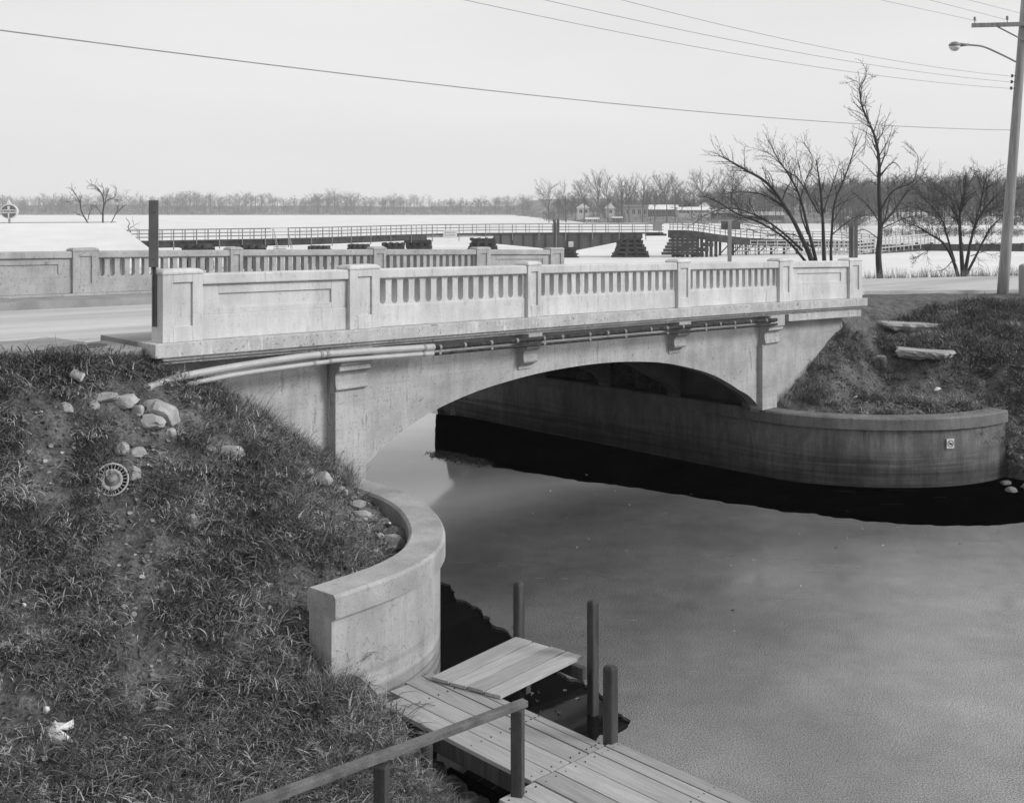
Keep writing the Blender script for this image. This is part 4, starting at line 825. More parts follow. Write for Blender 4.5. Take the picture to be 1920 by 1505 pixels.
BARER=xyz([(1700,690,.5),(1690,720,.6),(1650,745,.5),(1600,760,.5),(1500,765,.5),(1560,772,.4),(1730,745,.5),(1780,765,.4),(1760,690,.5),(1660,680,.35),(1620,630,.3),(1640,650,.3),(1720,705,.5),(1740,700,.6),(1600,700,.45),(1570,730,.5),(1640,760,.6),(1700,765,.5),(1790,735,.4),(1820,745,.3),(1850,720,.3),(1480,755,.4),(1640,720,.5)],'R')
def keep(X,Y,bare,thr=.42):
    d=np.min(np.hypot(X[:,None]-bare[None,:,0],Y[:,None]-bare[None,:,1])/bare[None,:,2],axis=1)
    nz=np.array([noise.fractal((x*.9,y*.9,5.),1,2,3) for x,y in zip(X,Y)])
    nf=np.array([noise.noise((x*3.2,y*3.2,2.)) for x,y in zip(X,Y)])
    return (d+nf*.35>.95)&(nz+.35*nf>-thr)
def tuft(X,Y):
    a=np.array([noise.noise((x*4.2,y*4.2,8.))*.8+.5*noise.noise((x*9,y*9,2.))+.4*noise.noise((x*1.3,y*1.3,4.)) for x,y in zip(X,Y)])
    return np.clip(.48+1.5*a,0,1)
def grads(f,x,y,e=.06):
    return (f(x+e,y)-f(x-e,y))/(2*e),(f(x,y+e)-f(x,y-e))/(2*e)
# left bank
n=15000; s=rng.uniform(-4.6,3.7,n);v=rng.uniform(-8.6,.25,n); s2=rng.uniform(-3.2,0,1500);v2=rng.uniform(-.15,.28,1500); s=np.concatenate([s,s2]);v=np.concatenate([v,v2]); X=OX+s*SN-v*CS;Y=OY+s*CS+v*SN
z=gL(s,v); gs,gv=grads(lambda a,b:gL(a,b,False),s,v)
ok=(z>.12)&(np.abs(X/Y)<.47)&keep(X,Y,BAREL,.55)&~((s>1.5)&(v<-.6)&(s<3.3)&(v>-3.2)&(rng.random(len(s))<.85))&~((s>-.12)&(v>.05)&(s<.3))
ins=((s<sc_L(v)-.38)|(v<-4.2))&~((s>.22)&(v<-4.15)); ok&=ins
dwx=-(gs*SN-gv*CS); dwy=-(gs*CS+gv*SN)
yaw=np.arctan2(dwy,dwx)+rng.normal(0,.75,len(s))
R=np.stack([rng.normal(0,.12,len(s)),rng.normal(.12,.15,len(s)),yaw],1); tf=tuft(X,Y); ok&=(tf>.15)|(rng.random(len(s))<.25); sc=rng.uniform(.8,1.1,len(s))*(.4+1.1*tf)*np.where(z<.5,.7,1)
P=np.stack([X,Y,z],1)
scatter('grass',P[ok],R[ok],sc[ok],CLC,'matted dead grass over the near left bank')
# right bank
n=30000; X=rng.uniform(7,19,n);Y=rng.uniform(24.5,35.2,n); z=gR(X,Y); gx,gy=grads(lambda a,b:gR(a,b,False),X,Y)
s=(X-OX)*SN+(Y-OY)*CS; v=-(X-OX)*CS+(Y-OY)*SN
edge=np.interp(X,[8.6,10.3,15.2,20],[30.5,32.1,33.7,34.6])
ok=(z>.15)&(X/Y<.47)&(X/Y>.2)&(Y<edge)&keep(X,Y,BARER,.5)&((s>sc_R(v)+.32)|(v<-3.5))&(v<.3)
yaw=np.arctan2(-gy,-gx)+rng.normal(0,.9,n); R=np.stack([rng.normal(0,.15,n),rng.normal(.1,.15,n),yaw],1); tf=tuft(X,Y); ok&=(tf>.15)|(rng.random(n)<.3); sc=rng.uniform(.8,1.1,n)*(.45+1.0*tf)
P=np.stack([X,Y,z],1); scatter('grass',P[ok],R[ok],sc[ok],CLC,'matted dead grass over the right bank')
# dead leaves on both banks
n=4200; s=rng.uniform(-4,3.3,n);v=rng.uniform(-7,.2,n); z=gL(s,v); X=OX+s*SN-v*CS;Y=OY+s*CS+v*SN; ok=(z>.3)&((s<sc_L(v)-.5)|(v<-4.3)); 
scatter('dead_leaves',np.stack([X,Y,z+.05],1)[ok],np.stack([rng.uniform(-.6,.9,n),rng.uniform(-.5,.5,n),rng.uniform(0,6.28,n)],1)[ok],rng.uniform(.5,1.2,n)[ok],LFC,'dead leaves strewn over the left bank')
CD=bpy.data.collections.new('clods')
for i in range(4):
    bm=bmesh.new(); bmesh.ops.create_icosphere(bm,subdivisions=1,radius=.022); 
    for v in bm.verts: v.co*=random.uniform(.6,1.3)
    me=bpy.data.meshes.new('clod_%d'%i); bm.to_mesh(me); bm.free(); me.materials.append(M['dirt']); o=bpy.data.objects.new('clod_%d'%i,me); CD.objects.link(o)
n=9000; s=rng.uniform(-4,3.4,n);v=rng.uniform(-7,.25,n); z=gL(s,v); X=OX+s*SN-v*CS;Y=OY+s*CS+v*SN; ok=(z>.2)&((s<sc_L(v)-.35)|(v<-4.3))
scatter('soil_clods',np.stack([X,Y,z+.004],1)[ok],rng.uniform(0,6.28,(n,3))[ok],(rng.uniform(.25,1.0,n)**2*1.2+.12)[ok],CD,'loose clods and pebbles on the left bank')
n=7000; X=rng.uniform(7.5,14,n);Y=rng.uniform(25,33,n); z=gR(X,Y); s=(X-OX)*SN+(Y-OY)*CS; v=-(X-OX)*CS+(Y-OY)*SN; ok=(z>.2)&((s>sc_R(v)+.3)|(v<-3.5))&(v<.3)
scatter('soil_clods',np.stack([X,Y,z+.004],1)[ok],rng.uniform(0,6.28,(n,3))[ok],(rng.uniform(.25,1.0,n)**2*1.8+.15)[ok],CD,'loose clods and pebbles on the right bank')
scatter('dead_leaves',np.stack([X,Y,z+.04],1)[ok][::6],rng.uniform(-.8,.8,(n,3))[ok][::6],rng.uniform(.5,1.3,n)[ok][::6],LFC,'dead leaves strewn over the right bank')
# weeds against the wing walls and quay ends
WG=bpy.data.collections.new('wall weeds')
for i in range(3):
    rr=random.Random(80+i); mb=MB()
    for _ in range(14):
        a=rr.uniform(0,6.28); l=rr.uniform(.1,.34); p=Vector((rr.gauss(0,.05),rr.gauss(0,.05),0)); q=p+Vector((math.cos(a)*l*.5,math.sin(a)*l*.5,l*.8)); mb.tube([p,p.lerp(q,.5)+Vector((0,0,l*.1)),q],[.003,.0025,.001],3,cap=False)
    raw(mb,'wall_weed_%d'%i,BL[(0,2,1)[i]],WG)
pts=[]
for _ in range(230): s_=random.uniform(.6,3.3); v_=random.uniform(-.15,.28); pts.append((*lw(s_,v_)[:2],zL(s_,v_)))
for _ in range(60): s_=random.uniform(15.8,19); v_=random.uniform(-.1,.28); X_,Y_,_z=lw(s_,v_); pts.append((X_,Y_,zRw(X_,Y_)))
for _ in range(30): s_=random.uniform(-.5,.2); v_=random.uniform(-4.5,-4.2); pts.append((*lw(s_,v_)[:2],zL(s_,v_)))
pts=[p for p in pts if p[2]>.1]
scatter('wall_weeds',pts,[(0,0,random.uniform(0,6.28)) for _ in pts],[random.uniform(.6,1.4) for _ in pts],WG,'thin dead weeds growing against the wing walls and the quay end')
# roadside weeds on the far edge of the right road
WD=bpy.data.collections.new('weeds')
for i in range(3):
    r=random.Random(50+i); mb=MB()
    for _ in range(9):
        a=r.uniform(0,6.28); l=r.uniform(.2,.7); p=Vector((r.gauss(0,.1),r.gauss(0,.1),0)); q=p+Vector((math.cos(a)*l*.3,math.sin(a)*l*.3,l)); mb.tube([p,q],[.008,.003],3,cap=False)
    raw(mb,'weed_%d'%i,BL[0],WD)
n=420; X=rng.uniform(9,24,n); Yf=np.interp(X,[2,8,13,20,38],[37.5,40.9,43,45.3,47.8])+rng.uniform(-.1,.5,n)
scatter('roadside_weeds',np.stack([X,Yf,np.full(n,3.5)],1),np.stack([np.zeros(n),np.zeros(n),rng.uniform(0,6,n)],1),rng.uniform(.3,.8,n),WD,'thin dead weeds along the far edge of the road')
# ------------------------------------------------------------------ bare trees
class Tree:
    def __init__(s,seed): s.r=random.Random(seed); s.tr=MB(); s.cr=MB()
    def limb(s,pts,r0,r1,depth,mb=None,twig=1.0,k=5,lo=.25,up=.15,lenf=.45,dens=5.,maxd=3):
        P=interp(pts,3) if len(pts)>2 else [Vector(p) for p in pts]; n=len(P); R=[r0+(r1-r0)*(i/(n-1))**.8 for i in range(n)]
        (mb or s.cr).tube(P,R,k,cap=False)
        L=sum((P[i+1]-P[i]).length for i in range(n-1))
        if depth>=maxd: return
        cnt=int(max(2,L*dens*twig)); 
        for c in range(cnt):
            t=lo+(1-lo)*(c+s.r.random())/cnt; i=min(int(t*(n-1)),n-2); f=t*(n-1)-i; p=P[i].lerp(P[i+1],f); d=(P[i+1]-P[i]).normalized()
            ax=Vector((s.r.gauss(0,1),s.r.gauss(0,1),s.r.gauss(0,1))).cross(d)
            if ax.length<1e-3: continue
            ax.normalize(); ang=s.r.uniform(.45,1.0); e=(d*math.cos(ang)+ax*math.sin(ang)); e.z+=up; e.normalize()
            l=L*lenf*s.r.uniform(.5,1.1)*(1.15-t*.6); rr=R[i]*s.r.uniform(.35,.6)
            q=[p]; dd=e.copy()
            for j in range(3):
                dd=(dd+Vector((s.r.gauss(0,.16),s.r.gauss(0,.16),s.r.gauss(.03,.14)))).normalized(); q.append(q[-1]+dd*l/3)
            s.limb(q,max(rr,s.rmin),s.rmin*.7,depth+1,None,twig,3 if depth>0 else 4,.15,up,lenf,dens*1.9,maxd)
    rmin=.006
    def finish(s,base,name,lbl,m,cat='tree',grp=None):
        T=thing(name,base,lbl,cat,grp)
        if s.tr.v: s.tr.build('trunk',m,T,smooth=True)
        s.cr.build('crown',m,T,smooth=True); return T
def pxlimb(pts,Y,rr,dz=1.6):
    out=[];d=0;tgt=rr.uniform(-1,1)*dz; n=len(pts)
    for i,(x,y) in enumerate(pts):
        out.append(at(x,y,Y+tgt*(i/(n-1))**1.2)); 
    return out
def hero(name,lbl,Y,trunks,limbs,seed,twig,maxd=3,rmin=.0062,dens=2.2,lenf=.45,m=None):
    t=Tree(seed); t.rmin=rmin; u=Y/F
    for pts,w0,w1 in trunks: t.limb(pxlimb(pts,Y,t.r,.5),w0*u*.39,w1*u*.36,1,t.tr,twig,8,.45,.15,lenf*.6,dens,maxd)
    for pts,w0,w1 in limbs: t.limb(pxlimb(pts,Y,t.r,2.0),w0*u*.36,w1*u*.36,1,None,twig,5,.2,.1,lenf,dens,maxd)
    x,y=trunks[0][0][0]; return t.finish(at(x,y,Y),name,lbl,m or M['bark'])
# multi stemmed shrub tree behind the right part of the near balustrade
hero('bare_tree','wide multi stemmed bare tree behind the right end of the near balustrade',50,
 [([(1530,545),(1522,490),(1505,450),(1480,400),(1440,345),(1400,320),(1365,300),(1348,292)],16,2),
  ([(1548,545),(1545,480),(1543,420),(1540,370),(1535,330),(1530,300)],13,2),
  ([(1562,545),(1558,480),(1560,430),(1565,380),(1585,330),(1600,285),(1604,268)],9,1.5),
  ([(1540,545),(1528,480),(1515,430),(1500,370),(1480,330),(1460,300),(1440,262)],11,1.5)],
 [([(1510,490),(1475,450),(1430,420),(1380,400),(1340,375),(1310,368)],8,1.5),([(1505,470),(1460,430),(1420,405),(1370,390),(1330,400),(1300,420)],7,1),
  ([(1500,440),(1470,390),(1430,365),(1390,360),(1350,365)],6,1),([(1535,400),(1500,340),(1475,320),(1445,290),(1415,278)],5,1),
  ([(1543,400),(1560,350),(1570,320),(1575,300)],4,1),([(1515,440),(1500,390),(1510,340),(1525,300),(1505,265)],5,1),([(1560,440),(1590,415),(1612,405),(1640,400)],4,1),
  ([(1528,470),(1490,440),(1440,440),(1400,428)],4,1),([(1560,420),(1580,385),(1600,360)],4,1),([(1545,420),(1530,380),(1510,352),(1495,300)],4,1)],11,1.,dens=3.8,lenf=.42)
hero('bare_tree','tall crooked bare tree with a bent top beyond the right end of the bridge',46,
 [([(1650,522),(1647,480),(1650,440),(1650,400),(1648,350),(1648,300),(1640,255),(1622,215),(1613,185),(1612,160)],17,2.2)],
 [([(1612,165),(1622,145),(1624,132),(1612,112)],2.2,.8),([(1612,160),(1605,152),(1590,155),(1572,158)],1.8,.7),([(1605,153),(1595,147),(1582,145)],1.3,.6),
  ([(1650,425),(1680,390),(1700,360),(1725,335),(1735,318)],7,1),([(1651,395),(1668,365),(1685,352),(1712,340),(1722,300),(1716,285)],5,1),([(1650,420),(1635,395),(1618,375),(1600,362)],5,1),
  ([(1648,335),(1665,312),(1678,305),(1690,318)],4,1),([(1647,300),(1662,290),(1668,265),(1680,245)],3,.8),([(1642,265),(1655,250),(1652,232)],3,.8),([(1626,240),(1622,270),(1620,290)],2,.7),([(1648,350),(1630,340),(1615,352)],3,.8),
  ([(1615,200),(1622,195),(1625,180)],2,.7),([(1650,440),(1662,400),(1672,350),(1680,330)],4,1),([(1650,450),(1620,430),(1600,440),(1585,450)],3,.7),([(1651,430),(1690,412),(1720,405),(1750,412)],3.5,.8)],23,1.,dens=5.6,lenf=.36,rmin=.006)
hero('bare_tree','low spreading bare tree with several leaning stems beside the leaning pole',47,
 [([(1806,520),(1803,480),(1800,430),(1800,395),(1808,360),(1812,330)],13,2),([(1808,520),(1815,480),(1822,445),(1835,410),(1860,375),(1885,355)],11,1.5),
  ([(1797,520),(1786,485),(1768,455),(1745,440),(1720,425),(1695,418)],10,1.5),([(1812,515),(1835,470),(1855,430),(1875,410)],8,1.5)],
 [([(1790,490),(1775,440),(1765,410),(1745,385),(1725,365)],7,1),([(1803,440),(1790,400),(1770,370),(1760,345)],5,1),([(1822,440),(1835,395),(1845,350),(1850,325)],5,1),([(1785,490),(1770,505),(1755,508)],3,.8),
  ([(1800,400),(1790,370),(1785,340)],4,1),([(1835,410),(1870,395),(1905,400)],3,.8),([(1770,455),(1740,470),(1715,485)],3,.7),([(1808,365),(1820,340),(1830,322)],3,.8),([(1820,480),(1845,470),(1865,455)],3,.8)],37,1.,dens=7.2,lenf=.52)
# pair of far trees behind the snowy roof on the left
hero('bare_tree','bare tree leaning left behind the snowy roof',150,[([(172,430),(160,410),(152,395),(150,380),(142,365),(135,355)],4.5,1.2)],[([(165,412),(168,398),(175,390)],2.5,.9),([(150,380),(140,376),(125,380)],1.5,.7),([(160,408),(148,402),(140,398)],1.8,.7),([(150,378),(152,370),(150,360)],1.5,.7)],51,1.,maxd=3,rmin=.024,dens=2.2,lenf=.5)
hero('bare_tree','bare tree with forked trunk rising behind the ridge of the snowy roof',152,[([(193,430),(193,400),(195,380),(190,362),(180,350),(170,345)],5,1.2),([(203,430),(215,405),(222,395),(236,383)],3,1)],[([(195,385),(202,375),(215,370),(219,352)],2.5,.8),([(192,370),(194,355),(190,345)],2,.8),([(197,382),(200,365),(205,353)],1.8,.8),([(191,402),(180,388),(172,385)],1.8,.7)],53,1.,maxd=3,rmin=.024,dens=2.2,lenf=.5)
hero('bare_tree','small stunted tree right of the snowy roof hip',120,[([(245,436),(240,426),(243,418),(236,410)],3,1)],[([(243,430),(250,424),(256,420)],1.5,.7)],57,1.,maxd=3,rmin=.015,dens=2,lenf=.5)
# ------------------------------------------------------------------ snowy roofed building on the left
T=thing('low_building',(-16,44,1),'long low building with a snow covered hip roof beyond the left balustrade','building')
e0=Vector((-12.7,40,4.82)); dr=Vector((-.9,-.435,0)); e1=e0+dr*30; r0=Vector(at(218,418,45.6)); r0.z=5.68; r1=r0+dr*30; bk=Vector((-.435,.9,0))
b0=e0+bk*10.5; b1=e1+bk*10.5
mb=MB(); up=Vector((0,0,.14)); mb.add([e0,e1,r1,r0,b0,b1]+[p-up for p in (e0,e1,b0,b1)],[(0,1,2,3),(3,2,5,4),(0,3,4),(1,5,2),(0,6,7,1),(4,8,6,0),(6,8,9,7)]); mb.build('roof',M['snow'],T)
beam(T,r0+Vector((0,0,.03)),r1+Vector((0,0,.03)),.05,.03,M['metal'],'ridge_shadow_strip',bevel=0)  # thin dark strip added to draw the shadow line of the ridge
mb=MB(); q=[e0,e1,b1,b0]; mb.add([p-up*1.02 for p in q]+[p-up*1.9 for p in q],[(0,1,5,4),(1,2,6,5),(2,3,7,6),(3,0,4,7),(4,5,6,7)]); mb.build('fascia',M['dmetal'],T)
ins_=Vector((-.6,.35,0)); w0=e0+bk*.7+dr*.7; mb=MB(); q=[w0,w0+dr*28.6,w0+dr*28.6+bk*9.1,w0+bk*9.1]; mb.add([(p.x,p.y,4.5) for p in q]+[(p.x,p.y,.4) for p in q],[(0,1,5,4),(1,2,6,5),(2,3,7,6),(3,0,4,7)]); WL=mb.build('wall',M['siding'],T)
for i in range(16):
    p=w0+dr*(.6+i*1.75)-bk*.03; mb=MB(); nn=-bk*.02; u=Vector((0,0,1)); w_=dr*1.0; z0_=1.6 if i%3 else 1.0
    a=Vector((p.x,p.y,z0_)); mb.prism([a,a+w_,a+w_+u*(3.7-z0_),a+u*(3.7-z0_)],nn); wd=mb.build('window',M['glass'],T)
# filling station sign
SY=120.; sc_=SY/F
T=thing('station_sign',at(16.5,417,SY),'oval filling station sign with a torch on top above the snowy roof','sign')
c=Vector(at(16.5,396.5,SY)); rx,rz_=16.5*sc_,14*sc_
def oval(rx,rz,y,th,name,m):
    mb=MB(); mb.prism([c+Vector((rx*math.cos(6.2832*k/36),y,rz*math.sin(6.2832*k/36))) for k in range(36)],(0,th,0)); return mb.build(name,m,T)
oval(rx,rz_,0,.25,'rim',M['paint']); oval(rx*.88,rz_*.86,-.03,.03,'face',M['signback'])
mb=MB(); mb.box(c+Vector((0,-.05,0)),(rx*1.96,.04,7.2*sc_)); mb.build('name_band',M['paint'],T)
mb=MB(); mb.prism([c+Vector((x*sc_,-.075,y*sc_)) for x,y in [(-2.2,10),(2.2,10),(1,-12),(-1,-12)]],(0,.03,0)); mb.build('torch_handle',M['paint'],T)
mb=MB(); mb.prism([c+Vector((x*sc_,-.04,y*sc_)) for x,y in [(-3.6,12),(-4.2,15.5),(-2.5,18),(-.5,22),(1.5,18.5),(4,16),(3.6,12)]],(0,.2,0)); mb.build('flame',M['paint'],T)
mb=MB(); mb.tube([c-Vector((0,-.15,rz_)),Vector((c.x,c.y+.15,.5))],.12,8); mb.build('pole',M['metal'],T)
def text_mesh(txt,size,ext,name,m,P,loc,rot):
    cu=bpy.data.curves.new(name,'FONT'); cu.body=txt; cu.size=size; cu.extrude=ext; cu.align_x='CENTER'; cu.align_y='CENTER'; cu.offset=.0
    to=bpy.data.objects.new(name+'_tmp',cu); C.collection.objects.link(to); dg=bpy.context.evaluated_depsgraph_get(); me=bpy.data.meshes.new_from_object(to.evaluated_get(dg)); bpy.data.objects.remove(to)
    me.materials.clear(); me.materials.append(m); o=bpy.data.objects.new(name,me); C.collection.objects.link(o); o.parent=P; o.location=Vector(loc)-wloc(P); o.rotation_euler=rot; return o
tx=text_mesh('STANDARD',6.6*sc_,.01,'lettering',M['black'],T,c+Vector((0,-.08,0)),(math.radians(90),0,0)); wdt=max(v.co.x for v in tx.data.vertices)*2; tx.scale=(29.5*sc_/wdt,1,1)
# ------------------------------------------------------------------ old swing bridge causeway
DZ=3.12
cpx=[(236,112),(330,114),(430,116),(520,118),(600,121),(680,126),(760,132),(830,137),(900,140),(980,142),(1060,143),(1150,143.5),(1250,144)]
def cw(px): 
    Y=float(np.interp(px,[p[0] for p in cpx],[p[1] for p in cpx])); return Vector(((px-CX)/F*Y,Y,DZ-(.0 if px>760 else (760-px)/520*.18)))
CWT=thing('timber_causeway',cw(640),'old causeway bridge with long white railings and dark timber cribs on the frozen lake','bridge')
xs=list(range(236,1255,16))
mb=MB()
for a,b in zip(xs[:-1],xs[1:]):
    p,q=cw(a),cw(b); d=(q-p).normalized(); n=Vector((-d.y,d.x,0))*1.6
    mb.hexa([p-Vector((0,0,.16)),q-Vector((0,0,.16)),q+n-Vector((0,0,.16)),p+n-Vector((0,0,.16)),p,q,q+n,p+n])
mb.build('deck',M['trest'],CWT)
def beamrow(name,x0,x1,h0,h1,off,m):
    mb=MB(); X_=list(np.linspace(x0,x1,max(2,int((x1-x0)/20))))
    for a,b in zip(X_[:-1],X_[1:]):
        p,q=cw(a),cw(b); n=Vector((0,.35,0)); o=Vector((0,off,0)); H0=h0 if not callable(h0) else h0(a); H1=h0 if not callable(h0) else h0(b)
        mb.hexa([p+o-Vector((0,0,H0)),q+o-Vector((0,0,H1)),q+o+n-Vector((0,0,H1)),p+o+n-Vector((0,0,H0)),p+o-Vector((0,0,h1)),q+o-Vector((0,0,h1)),q+o+n-Vector((0,0,h1)),p+o+n-Vector((0,0,h1))])
    return mb.build(name,m,CWT)
beamrow('stringer',236,800,.70,.16,.1,M['trest']); beamrow('stringer',800,925,.42,.16,.1,M['metal']); beamrow('stringer',1210,1250,.42,.16,.1,M['trest'])
gb=lambda x: np.interp(x,[925,1019,1055,1075,1163,1200],[1.3,1.95,2.45,2.3,1.15,.75])
girder_mat=mat('girder steel',.085,var=.15,scale=.4,bump=0)
beamrow('plate_girder',925,1205,gb,.16,.1,girder_mat)
for x in range(940,1200,21):
    p=cw(x); h=float(gb(x)); mb=MB(); mb.box(p+Vector((0,.02,-.16-(h-.16)/2)),(.12,.14,h-.18)); mb.build('stiffener',M['dmetal'],CWT)
# railings
for hh in (.38,.72,1.1):
    mb=MB(); pts=[cw(x)+Vector((0,-.05,hh)) for x in xs if not 500<x<520]; 
    for seg in ([cw(x)+Vector((0,-.05,hh)) for x in xs if x<=508],[cw(x)+Vector((0,-.05,hh)) for x in xs if x>=540]): mb.tube(seg,.05 if hh<1 else .06,4)
    mb.build('rail_line',M['metal'] if hh<1 else M['metal'],CWT)
    mb=MB(); mb.tube([cw(x)+Vector((0,1.65,hh)) for x in xs],.04,4); mb.build('rail_line',M['whiterail'],CWT)
x=240; k=0
while x<1252:
    if not 500<x<538:
        p=cw(x); mb=MB(); lo=-.9 if k%2==0 else 0; mb.box(p+Vector((0,-.08,(1.12+lo)/2)),(.1,.08,1.12-lo)); mb.build('rail_post',M['metal'],CWT)
        p=cw(x+7); mb=MB(); mb.box(p+Vector((0,1.68,.55)),(.08,.08,1.1)); mb.build('rail_post',M['whiterail'],CWT)
    x+=21.5 if x<600 else (17.5+ (x-600)*.012 if x<800 else 25); k+=1
# stairs down to the ice
for k in range(6):
    p=cw(527)+Vector((.12*k*.35,-.3-.28*k,-.18*k-.1)); mb=MB(); mb.box(p,(1.3,.28,.05)); mb.build('stair_tread',M['trest'],CWT)
for sx in (-.75,.7):
    a=cw(527)+Vector((sx,-.1,1.0)); b=cw(527)+Vector((sx+.9,-2.2,-.9)); beam(CWT,a,b,.06,.06,M['metal'],'stair_rail',bevel=0)
    a=cw(527)+Vector((sx,-.1,.45)); b=cw(527)+Vector((sx+.9,-2.2,-1.45)); beam(CWT,a,b,.05,.05,M['metal'],'stair_rail',bevel=0)
# timber cribs
def crib(x0,x1,ytop,base_w=1.25,layers=8,yb=None,lbl=''):
    Y=float(cw((x0+x1)/2).y)-.6; a=at(x0,0,Y)[0]; b=at(x1,0,Y)[0]; ztop=HC-(ytop-HY)/F*Y; c=(a+b)/2; w=b-a; h=ztop/layers
    T=thing('timber_crib',(c,Y,0),lbl,'pier','timber crib piers of the causeway')
    mb=MB(); wt=w*.42; mb.hexa([(c-w*base_w*.42,Y+.1,0),(c+w*base_w*.42,Y+.1,0),(c+w*base_w*.42,Y+1.8,0),(c-w*base_w*.42,Y+1.8,0),(c-wt,Y+.1,ztop-.1),(c+wt,Y+.1,ztop-.1),(c+wt,Y+1.8,ztop-.1),(c-wt,Y+1.8,ztop-.1)]); mb.build('core',M['trest'],T)
    for k in range(layers):
        f=base_w-(base_w-1)*(k/(layers-1)) if base_w>1 else 1; ww=w*f*random.uniform(.95,1.05)
        for j in range(3 if k%2==0 else 4):
            mb=MB()
            if k%2==0: mb.box((c+random.uniform(-.1,.1),Y+j*1.0-.2,h*(k+.5)),(ww*random.uniform(.86,1.08),.34,h*random.uniform(.8,.98)),random.uniform(-.04,.04))
            else: mb.box((c-ww/2+.2+j*(ww-.4)/3,Y+.8,h*(k+.5)),(.36,2.6,h*.92),random.uniform(-.03,.03))
            mb.build('timber',M['trest'],T)
    return T
for a,b,yt,bw_,ly,lb in [(340,392,457,1.0,6,'low dark timber crib under the causeway, leftmost'),(445,492,458,1.0,6,'dark timber crib under the causeway left of the stairs'),(578,615,461,1.0,6,'dark timber crib under the causeway just right of the stairs'),(652,690,458,1.05,6,'dark timber crib third from the left rail end of the swing span approach'),
 (716,757,455,1.05,6,'dark timber crib close beside the wider crib left of the open gap'),(760,808,450,1.1,7,'wide dark timber crib at the left side of the open gap'),(880,930,446,1.15,8,'stepped timber crib at the left end of the steel girder'),(1055,1078,463,1.5,7,'centre crib under the deepest part of the steel girder'),(1163,1203,446,1.75,9,'large stepped pyramid of timbers at the right end of the steel girder')]:
    crib(a,b,yt,bw_,ly,lbl=lb)
def board(x0,x1,y0,y1,Y,lbl,name='notice_board',m=None,lines=2):
    T=thing(name,at((x0+x1)/2,y1,Y),lbl,'sign'); pxbox(T,'panel',x0,x1,y0,y1,Y,.06,m or M['paint'])
    for k in range(lines):
        yy=y0+(y1-y0)*(k+1)/(lines+1); mb=MB(); n=5; 
        for j in range(n):
            a=x0+(x1-x0)*(.12+.76*j/n); b_=a+(x1-x0)*.76/n*random.uniform(.5,.85); p=at(a,yy+.7,Y-.035);q=at(b_,yy-.7,Y-.035); mb.box(((p[0]+q[0])/2,Y-.036,(p[2]+q[2])/2),(q[0]-p[0],.006,q[2]-p[2]))
        mb.build('text_row',M['metal'],T)
board(831,857,431,446,136.5,'white notice board hung on the causeway railing')
board(1066,1075,453,463,142.3,'small white notice fixed to the steel girder')
board(1224,1241,420.5,433,143.6,'pale grey board on the railing near the right end of the swing span',m=M['metal'],lines=0)
# right hand trestle
def tr(px,py,Y): return Vector(at(px,py,Y))
RT=thing('timber_trestle',at(1300,480,146),'dark timber trestle approach continuing right of the gap behind the bare tree','bridge')
tp=[tr(1256,432,144),tr(1300,433,145),tr(1350,440,147),(tr(1400,446,149)),tr(1470,449,152),tr(1560,450,156),tr(1640,455,162)]
tpp=interp(tp,5)
mb=MB()
for p,q in zip(tpp[:-1],tpp[1:]): n=Vector((0,1.8,0)); z1=Vector((0,0,.95)); mb.hexa([p-z1,q-z1,q+n-z1,p+n-z1,p,q,q+n,p+n])
mb.build('deck',M['trest'],RT)
for hh in (.4,.75,1.1):
    mb=MB(); mb.tube([p+Vector((0,-.05,hh)) for p in tpp],.045,4); mb.build('rail_line',M['metal'],RT)
for p in tpp[::1]:
    mb=MB(); mb.box(p+Vector((0,-.08,.55)),(.09,.09,1.1)); mb.build('rail_post',M['metal'],RT)
for i,x in enumerate(range(1262,1345,9)):
    p=tr(x,440,144.2); mb=MB(); mb.box((p.x,p.y+random.uniform(-.5,.5),1.3),(.34,.4,2.6)); mb.build('pile',M['trest'],RT)
    if i<8: mb=MB(); mb.box((p.x+.6,p.y-.3,.35+i%4*.62),(1.6,.35,.5)); mb.build('timber',M['trest'],RT)
for k in range(6):
    mb=MB(); a=tr(1257,442+k*6,143.4+0); b=tr(1305,442+k*6,143.4); mb.box(((a.x+b.x)/2-.1*k,143.2,a.z-.2),(b.x-a.x+.25*k,.5,.36)); mb.build('timber',M['trest'],RT)
for i,x in enumerate(range(1350,1640,24)):
    Y=148+i*.9; p=tr(x,450,Y); mb=MB(); mb.box((p.x,Y,(p.z)/2),(.28,.3,p.z)); mb.build('pile',M['trest'],RT)
    if i<11: beam(RT,(p.x,Y-.2,.3),(p.x+1.4,Y-.2,p.z-.3),.12,.2,M['trest'],'cross_brace',bevel=0)
# low white railed walkway
WK=thing('jetty_walkway',at(1450,480,150),'low walkway with white post and rail fence behind the multi stemmed tree','walkway')
wp=interp([tr(1368,479,149),tr(1420,478.5,149.5),tr(1540,479,150),tr(1600,478,150.5),tr(1680,470,158),tr(1760,462,168)],6)
mb=MB()
for p,q in zip(wp[:-1],wp[1:]): n=Vector((0,1.5,0)); z1=Vector((0,0,.35)); mb.hexa([p-z1,q-z1,q+n-z1,p+n-z1,p,q,q+n,p+n])
mb.build('deck',M['trest'],WK)
for o_y in (0,1.45):
    for hh in (.55,1.0,1.45,1.9):
        mb=MB(); mb.tube([p+Vector((0,o_y-.05,hh)) for p in wp],.055,4); mb.build('rail_line',M['whiterail'],WK)
    for p in wp:
        mb=MB(); mb.box(p+Vector((0,o_y-.09,.95)),(.12,.1,2.1)); mb.build('rail_post',M['whiterail'],WK)
